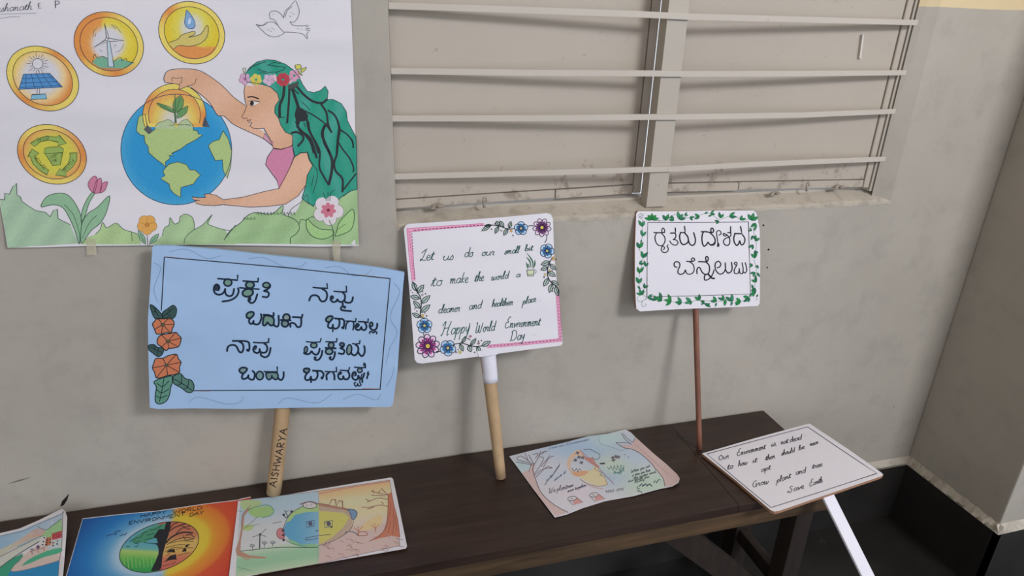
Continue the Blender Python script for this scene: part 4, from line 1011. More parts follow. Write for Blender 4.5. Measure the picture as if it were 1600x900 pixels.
def x4(A):
    GC, GO = (146,176,84), (48,70,36)
    for p in ([(195,180),(240,150),(300,132),(360,140),(378,128),(425,180),(370,195),(372,172),(310,160),(260,170),(220,200)], [(205,215),(250,245),(222,262),(240,300),(280,335),(312,350),(300,382),(250,350),(210,310),(192,262),(178,265)],
              [(445,242),(492,240),(490,290),(465,330),(420,368),(425,392),(355,382),(385,338),(395,352),(435,310),(448,270)]): A.fill(p, GC, 4); A.line(p, .8, GO, closed=True, sm=False)
    A.fill([(288,212),(310,205),(385,200),(405,215),(402,240),(280,245)], GC, 4); A.line([(288,212),(310,205),(385,200),(405,215),(402,240),(280,245)], .8, GO, closed=True, sm=False)
    A.fill([(288,245),(400,240),(385,318),(338,322)], GC, 4); A.line([(288,245),(400,240),(385,318),(338,322)], .8, GO, closed=True, sm=False)
    write(A, 'REUSE', 238, 172, 318, 156, 24, .6, GO, BL); write(A, 'USE', 318, 275, 366, 268, 20, .6, GO, BL); write(A, 'ME', 332, 300, 366, 296, 18, .6, GO, BL)
    write(A, 'RECYCLE', 412, 362, 482, 290, 24, .55, GO, BL, up=(-14,-16)); write(A, 'REDUCE', 216, 275, 285, 352, 20, .55, GO, BL, up=(15,-14))
coin('drawn_coin', 'gold coin with three recycling arrows round a cup', (0, 180, 4.09), 332, 250, 228, 183, .42, [(0,OR2),(40,(226,160,90)),(90,YEL),(140,YEL),(180,OR2),(250,YEL),(300,YEL),(360,OR2)], c4, x4)

# globe with the held coin
A = Art(s0, 12); BLU = (34,142,206); LN = (170,196,124); GO = (44,62,50)
cx, cy = 275.5, 233.5
def gl(x, y): return multi([(0, (30,142,208)), (.8, (34,146,210)), (1, (60,160,214))], math.hypot(x-cx, y-cy)/87)
P = [(cx + 87*math.cos(t)*(.995), cy + 86.5*math.sin(t)) for t in [2*math.pi*i/64 for i in range(64)]]
A.fill(P, gl, 1, raw=True, step=10); A.line(P, 1.0, (30,60,96), 6, closed=True, sm=False, raw=True)
A.zoom(180, 180, 4.09)
for p in ([(150,10),(140,60),(135,100),(160,125),(185,130),(190,175),(210,200),(215,240),(260,280),(300,310),(322,332),(320,300),(350,275),(345,255),(370,262),(360,245),(420,215),(460,185),(510,160),(560,125),(530,120),(525,100),(500,95),(497,65),(440,60),(330,65),(260,85),(215,120),(185,90),(205,70),(190,-10)],
          [(322,335),(345,312),(400,298),(455,315),(478,350),(510,350),(545,382),(520,410),(500,440),(420,462),(418,525),(375,500),(350,470),(345,440),(290,405),(318,385),(305,360)],
          [(690,100),(722,150),(745,230),(738,330),(715,405),(690,350),(685,285),(640,290),(615,240),(595,195),(620,170),(665,155)]):
    A.fill(p, LN, 3, step=12); A.line(p, .9, GO, 6, closed=True, sm=False)
A.fill([(185,90),(205,62),(240,95),(215,120)], (84,86,98), 5); A.fill([(572,5),(605,78),(555,70)], (70,80,100), 5)
A.build('drawn_globe', pl0, 'blue globe with pale green land')
A = Art(s0, 10); R2 = 49.5; cx2, cy2 = 272.5, 180
def arc(r, a0, a1, n=30): return [(cx2 + r*math.cos(math.radians(a0+(a1-a0)*i/n)), cy2 + r*math.sin(math.radians(a0+(a1-a0)*i/n))) for i in range(n+1)]
top = arc(R2, 158, 382)
def rg(x, y):
    a = math.degrees(math.atan2(-(y-cy2), x-cx2)); return multi([(-60,YEL),(0,OR2),(25,YEL),(60,(226,206,90)),(110,YEL),(150,OR2),(200,YEL)], a)
def ig(x, y): return multi([(0, WH), (.3, (214,206,180)), (.6, (226,196,84)), (.84, (228,160,80))], math.hypot((x-cx2)/R2, (y-cy2-8)/R2))
A.fill(top, rg, 4, raw=True, step=6); A.fill(arc(R2*.82, 162, 378), ig, 5, raw=True, step=5); A.line(top, .9, OL, 7, sm=False, raw=True); A.line(arc(R2*.82, 162, 378), .9, OL, 7, sm=False, raw=True)
A.zoom(240, 0, 4.5)
for p in ([(150,870),(155,800),(130,790),(60,760),(22,725),(80,740),(140,768)], [(155,790),(135,740),(150,700),(190,672),(210,705),(205,750),(170,785)], [(165,830),(170,790),(200,765),(240,745),(232,790),(200,820)]):
    A.fill(p, (96,150,88), 6); A.line(p, .8, GO, 8, closed=True)
A.line([(160,870),(155,800),(150,690),(152,662)], 1.3, (60,100,60), 8); A.line([(30,728),(140,790)], .6, GO, 8); A.line([(190,680),(160,780)], .6, GO, 8)
for p in ([(10,895),(30,865),(75,850),(100,840),(130,855),(150,880)], [(170,880),(200,850),(235,840),(262,865),(280,890)]): A.fill(p + [(p[-1][0],905),(p[0][0],905)], (176,196,150), 6); A.line(p, .7, GO, 8)
A.build('drawn_coin', pl0, 'gold coin with a seedling, half pushed into the globe')

# the girl
A = Art(s0, 14); SK = (224, 172, 140)
ZB, ZE, ZF = (240, 0, 4.5), (350, 80, 5.627), (350, 220, 5)
def px(z, pts): return [(z[0]+x/z[2], z[1]+y/z[2]) for x, y in pts]
def skin(x, y): return multi([(0, (226,176,148)), (1, (216,164,130))], .5 + .5*math.sin(x/23 + y/17))
arm = px(ZB, [(72,548),(95,502),(160,485),(290,488),(370,520),(480,600),(560,680),(645,742)]) + px(ZE, [(195,480),(230,655),(340,700),(430,830),(340,765),(200,700),(80,640),(0,570)]) + px(ZB, [(450,810),(400,730),(345,675),(300,642),(262,610),(235,605),(178,628),(178,595),(160,592),(85,578)])
A.fill(arm, skin, 8, raw=True, step=10)
A.line(px(ZB, [(78,580),(72,548),(95,502),(160,485),(290,488),(370,520),(480,600),(560,680),(645,742)]), .9, OL, 10, raw=True)
A.line(px(ZB, [(80,580),(178,595),(178,628),(240,605),(285,590),(300,552)]), .8, OL, 10, raw=True); A.line(px(ZB, [(130,572),(132,545),(165,552),(198,545),(195,575),(178,595)]), .8, OL, 10, raw=True)
A.line(px(ZB, [(262,615),(345,675),(400,730),(450,810)]) + px(ZE, [(0,570),(80,640),(200,700),(340,765),(430,830)]), .9, OL, 10, raw=True)
ar2 = px(ZF, [(545,130),(600,92),(650,92),(665,150),(692,195),(650,270),(640,345),(580,430),(480,495),(350,512),(200,518),(0,500)]) + px((180,180,4.09), [(700,570),(640,578),(560,575),(520,565),(508,548),(540,545),(500,540),(490,522),(540,528),(580,525),(568,505),(600,502),(645,512),(690,540)]) + px(ZF, [(0,460),(150,440),(300,400),(430,372),(480,280),(520,200)])
A.fill(ar2, skin, 8, raw=True, step=10); A.line(ar2, .9, OL, 10, closed=True, sm=False, raw=True)
A.build('drawn_arms', pl0, 'bare arms reaching round the globe')
A = Art(s0, 14)
tor = px(ZF, [(385,62),(450,68),(535,38),(555,115),(520,200),(480,280),(430,372),(415,310),(370,250),(325,185),(340,125)])
A.fill(tor, (206,124,160), 4, raw=True); A.line(tor, .9, OL, 10, closed=True, sm=False, raw=True)
col = px(ZE, [(358,720),(395,770),(432,800),(430,832),(345,765)]); A.fill(col, (212,150,176), 9, raw=True); A.line(col, .8, OL, 10, closed=True, sm=False, raw=True)
A.build('drawn_dress', pl0, 'pink sleeveless dress')
A = Art(s0, 14)
face = px(ZE, [(185,300),(176,360),(186,440),(200,480),(180,535),(153,578),(170,590),(206,590),(203,615),(240,625),(228,655),(250,675),(300,680),(355,678),(362,690),(400,760),(432,850),(500,862),(580,840),(606,820),(602,740),(540,710),(500,650),(480,590),(445,540),(450,480),(487,430),(470,370),(410,315),(330,295),(250,305)])
A.fill(face, skin, 5, raw=True, step=8)
A.line(px(ZE, [(185,300),(176,360),(186,440),(200,480),(180,535),(153,578),(170,590),(206,590),(203,612),(240,600),(215,628),(245,628),(228,655),(250,675),(300,680),(358,676),(355,690),(400,760),(432,850),(500,862),(580,840),(606,820)]), .9, (70,44,44), 10, raw=True, sm=False)
A.zoom(*ZE)
A.line([(208,405),(250,400),(305,418)], 2.0, (30,26,30), 10); A.line([(220,440),(260,438),(318,445)], 1.1, (36,32,36), 10); A.fill([(222,442),(270,440),(315,447),(265,480),(235,475)], (220,214,214), 9); A.disc(246,458,17,19,(36,30,32),10); A.line([(225,470),(245,482),(270,478)], .7, OL, 10)
A.build('drawn_face', pl0, 'face in profile looking left')
A = Art(s0, 12)
hair = px(ZE, [(190,240),(190,195),(225,145),(290,95),(370,75),(450,80),(540,115),(610,165),(660,230),(690,290),(730,350),(790,365),(850,345),(890,308),(915,350),(908,425),(960,425),(1030,460),(1075,530),(1085,610),(1120,680),(1160,755)]) + \
    px(ZF, [(1036,110),(1038,250),(1040,380),(990,392),(930,430),(880,470),(820,482),(730,470),(700,510),(660,490),(610,450),(640,345),(650,270),(692,195),(665,150),(650,92),(600,95),(550,128),(538,60),(535,0)]) + \
    px(ZE, [(606,830),(602,740),(540,710),(500,650),(480,590),(445,540),(450,480),(487,430),(470,370),(410,315),(330,290),(200,270)])
def hr(x, y): return multi([(0, (42,152,128)), (.5, (24,146,120)), (1, (58,158,142))], .5 + .5*math.sin(x/9 + 1.5*math.sin(y/30)))
A.fill(hair, hr, 8, raw=True, step=7); A.line(hair, 1.0, (24,62,58), 10, closed=True, sm=False, raw=True)
HK = (38, 42, 48)
A.zoom(*ZE)
for p, w in (([(215,165),(270,125),(370,92)], 1.1), ([(300,158),(350,180),(375,175)], 1.1), ([(310,190),(370,192),(440,180)], 1), ([(380,120),(430,128),(540,145),(490,175),(445,190)], 1.1), ([(430,95),(500,110)], 1), ([(380,125),(440,100)], .9),
             ([(530,310),(520,400),(490,480),(490,580)], 4.2), ([(575,330),(570,450),(555,630)], 3.4), ([(600,330),(650,480),(680,560),(700,600)], 4.6), ([(640,310),(700,380),(780,440),(860,455),(905,425)], 3.6), ([(620,340),(655,375)], 2),
             ([(700,520),(780,560),(880,630),(935,700)], 2.2), ([(850,460),(900,540),(915,640),(945,715)], 3.2), ([(915,520),(970,560),(1010,650),(1000,760),(990,900)], 3.0), ([(1010,680),(1080,730),(1130,790),(1135,850)], 2.0),
             ([(480,585),(535,580)], 1.2), ([(590,720),(640,712),(690,740),(695,780),(650,835)], 3.4), ([(680,440),(730,490),(755,520)], 1), ([(640,660),(700,720),(760,800),(790,895)], 3.4), ([(730,600),(745,690),(800,800),(830,895)], 3.2), ([(900,640),(870,700),(880,800),(925,890)], 3.6), ([(700,620),(715,665)], 1.2)):
    A.line(p, w, HK, 10)
A.fill([(640,480),(700,510),(740,560),(735,610),(670,620),(650,680),(640,640),(620,560)], HK, 10); A.fill([(560,300),(660,265),(650,310),(600,345),(565,335)], (70,72,70), 10)
A.zoom(460, 190, 6.927)
for p, w in (([(20,0),(60,95),(140,150),(190,220),(240,390)], 4.0), ([(150,0),(170,110),(240,240),(275,330),(270,490),(310,580),(370,685)], 3.0), ([(330,40),(300,130),(330,230),(390,360),(410,440),(400,560),(372,680)], 4.4), ([(470,0),(490,90),(470,220),(460,350),(430,450),(450,540),(520,620),(520,760)], 3.4),
             ([(490,90),(560,130),(620,200),(640,280)], 2.2), ([(480,230),(530,310),(600,400),(640,500),(635,545)], 2.4), ([(665,565),(600,650),(520,750)], 2.4), ([(200,460),(245,530),(240,640),(200,770)], 1.0), ([(210,580),(185,700)], .9), ([(140,320),(165,400),(200,460)], 1.0)):
    A.line(p, w, HK, 10)
A.build('drawn_hair', pl0, 'long wavy green hair with black strands')
A = Art(s0, 12).zoom(*ZE)
for x, y, r, c1_, c2_, n in ((183,245,52,(206,160,196),(170,100,150),5),(282,250,52,(216,200,84),(190,160,40),6),(395,252,52,(212,176,208),(140,80,140),5),(430,240,40,(226,190,206),(200,120,150),5),(520,250,60,(190,58,74),(150,40,56),8),(580,250,34,(226,176,196),(200,110,140),5),(618,215,52,(216,150,184),(150,70,110),5)):
    bloom(A, x, y, r, n, c1_, None, c2_, (80,40,70), .7, .3, .42, None, 9)
for p in ([(640,160),(625,125),(670,118),(680,150)], [(680,160),(725,142),(705,175),(680,185)], [(650,170),(670,190),(690,212),(660,195)]): A.fill(p, (206,206,90), 9); A.line(p, .8, (80,84,40), 11, closed=True)
A.line([(165,150),(190,150),(180,200)], .8, (110,130,60), 11); A.line([(165,150),(175,195)], .8, (110,130,60), 11)
A.build('drawn_flower_crown', pl0, 'crown of pink, yellow and red flowers')

# bird, outlined only
A = Art(s0, 20).zoom(240, 0, 4.5); BI = (96, 96, 108)
for p in ([(820,132),(815,95),(835,78),(870,80),(900,105),(915,128)], [(915,125),(925,80),(960,45),(995,5),(1010,30),(1025,80),(1010,130),(985,155),(958,152)], [(925,120),(940,75),(975,45)], [(820,132),(850,140),(870,170),(890,200),(922,230)],
          [(870,175),(840,155),(790,160),(765,178),(720,172)], [(720,172),(765,215),(800,245),(850,260),(900,245),(925,225)], [(958,155),(985,178),(1050,182),(1080,175)], [(925,225),(990,228),(1050,240),(1080,272),(1078,240)], [(1070,190),(1095,180)], [(1070,200),(1100,200)], [(1068,210),(1100,215)],
          [(1075,240),(1090,222)], [(735,182),(765,180),(800,165)]): A.line(p, .9, BI, 4)
for p in ([(955,110),(965,118)], [(980,95),(990,100)], [(965,85),(970,92)], [(800,205),(808,212)], [(830,195),(838,203)], [(820,215),(830,222)], [(845,205),(850,212)], [(1010,198),(1018,202)], [(1035,205),(1042,205)], [(838,100),(841,104)]): A.line(p, .8, BI, 4)
A.build('drawn_bird', pl0, 'bird in outline')
# pencilled name and letter in the top corner
A = Art(s0, 20).zoom(0, 0, 4.5); BN = (62, 62, 72)
write(A, 'rshanath.', -22, 84, 236, 66, 26, .8, BN); A.line([(285,22),(268,26),(272,60),(290,56)], .8, BN, sm=False); A.line([(270,42),(284,40)], .8, BN)
A.line([(388,4),(390,55)], 1.4, BN); A.line([(388,8),(412,8),(416,24),(392,32)], 1.1, BN); A.line([(0,100),(120,96),(255,92)], .6, (120,120,130)); A.line([(0,130),(60,120),(140,116)], .6, (120,120,130))
A.build('lettering', pl0, 'pencilled name along the top left')
# bushes, flowers at the foot
A = Art(s0, 16); BG, BG2, BO = (166,200,168), (172,206,138), (50,84,64)
def bush(pts, col, z, base=None):
    A.zoom(*z)
    def f(x, y): return lerp3(col, tuple(v*.93 for v in col), .5 + .5*math.sin(x/7 + y/11))
    A.fill(pts, f, 1, step=12)
ZC = (0, 180, 4.09)
e1 = [(0,538),(30,540),(30,500),(60,505),(80,460),(105,435),(108,510),(130,520),(140,550),(180,580),(230,610),(290,620),(320,650),(340,610),(365,600),(372,660),(410,680),(450,700)]
bush(e1 + [(500,820),(52,848),(25,700),(2,575)], BG, ZC); A.line(e1, .9, BO, 5, sm=False)
e2 = [(520,825),(560,780),(610,760),(640,730),(655,685),(680,720),(710,705),(745,690),(790,730),(840,745),(880,760),(905,825)]
bush(e2, (176,208,144), ZC); A.line(e2[2:-1], .9, BO, 5); A.line([(840,745),(845,805)], .8, BO, 5)
ZD = (180, 180, 4.09)
e3 = [(235,828),(300,770),(315,720),(345,700),(350,655),(380,695),(410,680),(415,650),(450,632),(490,650),(505,690),(505,730),(560,700),(620,635),(595,700),(640,715),(700,730),(720,760),(740,740),(777,710)]
bush(e3 + [(777,826)], (170,204,150), ZD); A.line(e3[1:12], .9, BO, 5); A.line([(440,820),(450,780),(500,735),(560,700),(620,635),(590,690),(640,715),(690,730),(740,738)], .9, BO, 5); A.line([(700,790),(740,740),(770,700)], 1, BO, 5)
e4 = [(0,775),(50,700),(130,640),(190,580),(260,560),(350,575),(400,555),(460,505),(455,565),(500,590),(560,560),(620,450),(660,425),(665,490),(700,515),(780,490),(850,480),(940,430),(990,400),(1040,380)]
bush(e4 + [(1050,812),(10,802)], (160,198,140), ZF); A.zoom(*ZF); A.line(e4[:9], 1.1, BO, 5); A.line([(500,590),(530,530),(600,480),(650,420),(660,480),(700,515)], .9, BO, 9); A.line([(460,575),(560,620),(590,680),(560,730),(520,760),(520,805)], 1.1, BO, 5); A.line([(590,650),(600,615),(640,620),(680,595),(715,600)], 1, BO, 5); A.line([(930,435),(990,395),(1040,380)], .9, BO, 11)
for x in range(150, 560, 26): A.line([(x, 575 if x > 250 else 620), (x+10, 560 if x > 250 else 600), (x+16, 582 if x > 250 else 615)], .8, BO, 6)
for k in range(14): A.line([(60+k*36, 790-k*6), (130+k*36, 740-k*9)], .6, (130,178,110), 4)
A.build('drawn_bushes', pl0, 'pale green bushes along the foot')
A = Art(s0, 16).zoom(*ZC); LG = (138, 184, 146)
for p in ([(262,585),(300,520),(380,498),(440,515),(490,580),(520,660),(515,760),(505,820),(480,740),(440,650),(400,590),(340,572)], [(520,820),(522,700),(560,630),(620,590),(700,515),(680,620),(640,690),(580,740)], [(520,680),(525,610),(560,530),(595,490),(605,500),(570,560),(545,640)]):
    A.fill(p, LG, 6, True); A.line(p, 1, BO, 8, closed=True)
A.line([(410,570),(470,640),(508,760),(508,825)], .9, BO, 8); A.line([(525,790),(570,690),(620,640)], .8, BO, 8)
for p in ([(572,470),(565,430),(600,390),(622,410),(612,470),(600,495)], [(600,495),(612,430),(642,402),(650,440),(640,490)], [(640,490),(652,440),(686,426),(670,480),(640,497)]): A.fill(p, (204,120,152), 9, True); A.line(p, .9, (120,50,80), 11, closed=True)
A.build('drawn_tulip', pl0, 'pink tulip with long leaves')
A = Art(s0, 16).zoom(*ZC)
A.line([(938,730),(945,830)], 1, BO, 5); leaf(A, 930, 825, 118, 100, 34, LG, 4, BO, .9, BO); leaf(A, 955, 825, 48, 90, 34, LG, 4, BO, .9, BO)
bloom(A, 940, 700, 62, 5, (226,164,78), None, (206,130,54), (120,70,40), .9, .3, .5, None, 6)
A.build('drawn_flower', pl0, 'small orange flower')
A = Art(s0, 16).zoom(*ZF)
for p in ([(650,610),(645,680),(690,745),(770,768),(845,740),(850,700),(760,690),(700,660)], [(880,710),(900,640),(950,580),(1005,535),(1018,600),(1000,680),(960,715),(870,745)]): A.fill(p, (158,202,130), 10, True); A.line(p, 1, (44,84,48), 12, closed=True)
A.line([(820,620),(850,690),(855,800)], 1.1, (60,96,60), 12); A.line([(890,690),(950,650)], .8, (60,96,60), 12)
bloom(A, 815, 542, 118, 5, (218,210,218), None, (140,30,60), (90,60,80), .9, .15, .44, (184,48,84), 11); bloom(A, 815, 542, 60, 7, (206,112,136), None, (130,24,56), None, .9, .15, .3, (176,40,78), 13)
for p in ([(800,470),(775,405)], [(812,470),(812,400)], [(825,470),(835,410),(868,380)]): A.line(p, .9, (30,50,50), 12)
A.build('drawn_flower', pl0, 'white flower with a crimson heart')

# ================================================================== drawings lying on the bench
OL = (60, 54, 58)
# four corner leaf of paper: mountains, houses, sea (cut by the frame, right edge curling up)
def bd1(x, y): return .002 + .022 * max(0, (x - 40) / 60) ** 2 * max(0, (870 - y) / 70)
d1 = Sheet((0, 0, HB + .002), (0, 0, 1), bd1)
r_ = root_at('drawing_sheet', on_z(40, 870, HB), 'drawing of sea and red houses with a curling corner, leftmost on the bench', 'drawing', 'drawings on the bench')
board('sheet', d1, [(-150, 862), (-60, 842), (0, 833), (30, 826), (60, 813), (84, 801), (97, 795), (102, 799), (105, 808), (104, 830), (101, 870), (98, 905), (92, 955), (-40, 985), (-165, 1010)], .0004, [M['paper']], r_, 14)
A = Art(d1, 12).zoom(0, 790, 8.182); A.fade = .14
A.fill([(-400,450),(0,385),(290,310),(480,225),(790,100),(795,330),(600,400),(400,500),(0,560),(-400,640)], lambda x, y: lerp3((140,184,220), (176,200,226), x/90), 1, step=10)
A.fill([(0,560),(150,490),(300,400),(460,290),(590,310),(560,370),(380,440),(200,530),(0,650),(-400,820),(-400,640)], lambda x, y: lerp3((196,196,180), (206,170,158), (x-15)/40), 2, step=6)
A.fill([(600,310),(790,165),(795,330),(660,420),(540,400),(500,420)], (150,204,140), 3)
A.fill([(-400,830),(0,655),(300,500),(540,385),(560,420),(330,560),(150,680),(0,790),(-400,990)], (200,206,200), 3); A.line([(0,655),(300,500),(540,385)], .7, OL, 6); A.line([(0,790),(150,680),(330,560),(500,460)], 1.1, (50,50,60), 6)
A.fill([(-400,990),(0,790),(150,680),(290,610),(290,680),(150,800),(100,900),(0,960),(-400,1200)], (40,156,120), 3)
A.fill([(-400,1160),(0,890),(150,760),(260,670),(310,670),(140,830),(300,830),(560,750),(755,690),(745,940),(700,1300),(-400,1500)], lambda x, y: lerp3((20,130,206), (24,128,196), x/90), 2, step=12)
A.fill([(300,640),(540,480),(780,430),(775,620),(755,700),(560,760),(300,820),(150,840),(170,780),(260,700)], (210,190,184), 4, True); A.fill([(280,765),(400,670),(600,580),(775,540),(770,600),(560,660),(400,730)], (60,172,132), 5, True); A.line([(300,640),(170,780),(150,840),(300,825),(560,760),(755,700)], .8, (130,120,120), 6)
A.fill([(660,360),(790,320),(790,410),(665,440)], (200,66,74), 6); A.fill([(655,450),(785,420),(780,530),(640,560),(600,540)], (186,206,214), 5); A.fill([(525,410),(585,385),(580,500),(520,530)], (216,216,222), 6); A.fill([(580,420),(655,395),(650,500),(575,520)], (198,110,70), 6)
for x, y in ((555,460),(565,410),(545,500),(605,440),(600,470),(590,500),(640,470),(640,430),(680,475),(740,455),(680,510),(730,490)): A.disc(x, y, 12, 10, (36,44,70), 8, n=8)
for y in (345,375,400): A.line([(670,y+15),(785,y-15)], .7, (110,30,40), 8)
A.line([(610,400),(600,520)], .7, (120,50,30), 8); A.disc(485,530,22,24,(90,70,110),7); A.disc(410,560,24,14,(120,140,160),7)
A.line([(380,590),(570,535)], .9, (150,90,80), 7)
for x, y in ((408,590),(487,575),(562,550)): A.line([(x,y),(x+2,y+30)], 1.1, (130,60,60), 7)
A.line([(600,310),(790,165)], .8, (70,110,80), 7); A.line([(480,260),(530,295),(600,310)], .6, OL, 7); A.line([(0,390),(290,325),(480,240),(790,105),(800,110),(790,500),(760,700),(745,900)], .6, (96,100,110), 8)
A.build('drawing', r_, 'coloured landscape inside a ruled edge')
# earth divided between green and scorched halves
d2 = Sheet((0, 0, HB + .0008), (0, 0, 1), lambda x, y: .0004 + .0006*math.sin(x/31 + y/47))
r_ = root_at('drawing_sheet', on_z(250, 860, HB), 'painting blending blue into red around half green, half scorched tree', 'drawing', 'drawings on the bench')
board('sheet', d2, [(129, 810), (190, 803), (245, 798), (320, 787), (370, 781), (381, 778), (392, 776), (386, 830), (378, 960), (230, 990), (78, 1010), (96, 930), (103, 900)], .0004, [M['paper']], r_, 16)
A = Art(d2, 8)
ex, ey, gx, gy = 248.7, 854.8, 62, 37.3
def bgc(x, y):
    u, v = x-ex, y-ey; rr = math.hypot(u/gx, (v + .221*u)/37.3)
    lf = multi([(0,(176,204,230)),(1.08,(164,198,228)),(1.35,(84,158,214)),(1.8,(30,118,200)),(2.5,(20,86,170))], rr)
    rt = multi([(0,(222,196,60)),(1.22,(220,192,54)),(1.36,(222,150,44)),(1.75,(220,112,44)),(1.82,(210,78,44)),(2.6,(200,56,46))], rr)
    return lerp3(lf, rt, (u - 14 + v*.15)/9 + .5)
A.fill([(129.5, 811), (190, 804), (245, 799), (320, 788), (370, 782), (392, 777), (386, 830), (378, 960), (230, 989), (79, 1009), (97, 930), (104, 900)], bgc, 1, raw=True, step=7)
A.build('drawn_background', r_, 'blue blending to yellow, orange and red')
A = Art(d2, 8).zoom(180, 790, 8.179)
def EL(s=1): return [(562 + s*507*math.cos(t), 530 + s*(-112*math.cos(t) + 305*math.sin(t))) for t in [2*math.pi*i/48 for i in range(48)]]
def world(x, y):
    X, Y = (x-180)*8.179, (y-790)*8.179
    if X < 560: return multi([(200,(90,168,160)),(480,(84,164,196)),(560,(96,176,180)),(600,(170,206,110)),(700,(100,186,84)),(830,(50,160,80))], Y + (X-560)*-.05)
    return multi([(200,(196,104,80)),(400,(196,120,84)),(480,(212,176,92)),(600,(214,170,90)),(680,(206,112,84)),(830,(200,96,84))], Y + (X-700)*.1)
A.fill(EL(), world, 3, step=3.5); A.line(EL(), 1.0, (30,40,44), 8, closed=True, sm=False)
A.fill([(250,480),(200,470),(230,420),(300,370),(400,310),(520,260),(650,225),(650,300),(560,320),(530,400),(480,420),(380,470)], (70,150,120), 4)
for p in ([(180,460),(240,430),(250,480),(300,490)], [(250,420),(330,400),(360,350),(420,330)], [(370,470),(430,480),(520,490)], [(380,440),(450,420),(530,410)], [(400,380),(450,370),(500,350)], [(440,310),(520,300),(600,250)], [(270,470),(330,450)]): A.line(p, 1.0, (24,70,66), 6)
A.fill([(650,210),(715,205),(700,300),(680,380),(650,470),(625,560),(605,640),(590,800),(560,828),(455,838),(490,760),(520,700),(552,620),(555,560),(540,510),(500,480),(545,480),(530,420),(490,400),(560,300),(630,300)], (34,36,44), 6)
for p, w in (([(650,480),(700,420),(780,370),(880,340),(990,350)], 2.2), ([(690,330),(760,280),(840,250),(900,230)], 1.6), ([(700,300),(740,240),(800,215)], 1.2), ([(770,370),(850,290),(960,260)], 1.2), ([(850,250),(900,290),(960,300)], .9), ([(660,500),(760,440),(880,410),(1010,420)], 1.0),
             ([(870,380),(900,440),(1000,430)], 1), ([(900,380),(960,370),(1020,410)], 1.2), ([(700,480),(840,450),(1000,460)], .8), ([(650,540),(800,500),(900,500)], .8), ([(640,590),(740,540),(860,530)], .8), ([(780,560),(900,540),(1000,540)], .8), ([(660,640),(700,600)], .8), ([(800,640),(900,610),(950,600)], .8), ([(620,720),(700,690)], .8), ([(600,770),(700,750),(780,720)], .7),
             ([(140,530),(165,520),(185,528)], 1), ([(250,520),(270,528),(290,508)], 1)): A.line(p, w, (44,40,44), 7)
for p in ([(640,710),(700,640),(780,620),(780,680),(800,690),(740,690)], [(650,600),(700,560),(760,555),(765,600),(700,595)], [(850,590),(880,545),(910,550),(910,585)], [(890,530),(905,500),(960,490),(920,530)]): A.fill(p, (40,36,40), 7)
for k in range(16): A.line([(110+k*25, 650+(k*37) % 60), (120+k*25, 760+(k*23) % 50)], .8, (60,166,86) if k % 2 else (150,206,110), 5)
A.build('drawn_tree', r_, 'black tree in an oval, leafy left and bare right')
A = Art(d2, 8).zoom(180, 790, 8.179)
write(A, 'HAPPY', 320, 155, 655, 98, 40, 1.0, (24,36,66), BL, up=(6,-42)); write(A, 'WORLD', 735, 102, 1120, 44, 40, 1.0, (54,38,40), BL, up=(6,-42))
write(A, 'ENVIRONMENT', 172, 244, 890, 128, 42, 1.0, (30,36,56), BL, up=(6,-42)); write(A, 'DAY', 950, 140, 1130, 104, 40, 1.0, (60,40,36), BL, up=(6,-42))
for p in ([(-120,395),(-70,370),(-20,365),(10,335),(70,320)], [(0,380),(20,350)], [(60,390),(100,370),(120,375),(150,345)]): A.line(p, 1.1, (26,58,110), 5)
A.build('lettering', r_, 'dark capitals and two small birds')

# earth with a face, lush left and dry right
d3 = Sheet((0, 0, HB + .0026), (0, 0, 1), lambda x, y: .0006 + .0008*math.sin(x/40 - y/33) + .003*max(0, (x-585)/50)**2)
r_ = root_at('drawing_sheet', on_z(500, 830, HB), 'pale drawing of an earth with a face, under the foot of the lettered tube', 'drawing', 'drawings on the bench')
board('sheet', d3, [(372, 783), (420, 778), (500, 764), (560, 754), (611, 746), (614, 748), (620, 775), (628, 815), (636, 853), (634, 857), (560, 870), (480, 884), (400, 898), (357, 906), (360, 880), (365, 840), (370, 800)], .0004, [M['paper']], r_, 16)
A = Art(d3, 10).zoom(300, 730, 4.571); A.fade = .24
def bk(x, y):
    X, Y = (x-300)*4.571, (y-730)*4.571; h = Y + (X-600)*.16
    if X < 905: return multi([(180,(160,196,218)),(300,(168,200,224)),(400,(200,206,214)),(545,(206,210,212)),(575,(180,208,178)),(620,(140,196,150)),(670,(134,192,146)),(760,(190,210,168))], h)
    return multi([(200,(222,160,110)),(250,(226,184,120)),(320,(216,212,160)),(430,(222,206,150)),(500,(216,196,176)),(540,(208,176,168)),(800,(206,172,166))], h)
A.fill([(345,238),(905,170),(1412,92),(1485,560),(900,690),(460,765),(312,788),(325,520)], bk, 1, step=5)
A.fill([(1200,440),(1250,385),(1340,340),(1360,370),(1340,420),(1240,450)], (224,194,128), 2, True)
A.line([(345,238),(905,170),(1412,92),(1485,560),(900,690),(470,765)], .7, (110,90,100), 4, sm=False); A.line([(905,172),(900,690)], .5, (150,140,140), 3)
A.fill([(350,240),(440,235),(500,250),(460,290),(400,300),(360,300)], (172,204,130), 2, True); A.fill([(400,300),(470,285),(560,280),(582,310),(550,345),(470,360),(420,340)], (150,200,110), 3, True); A.line([(400,310),(450,285),(540,270),(585,310),(560,345),(500,360)], 1.2, (60,150,120), 6)
A.fill([(355,420),(400,410),(440,420),(420,450),(370,450)], (172,204,120), 3, True)
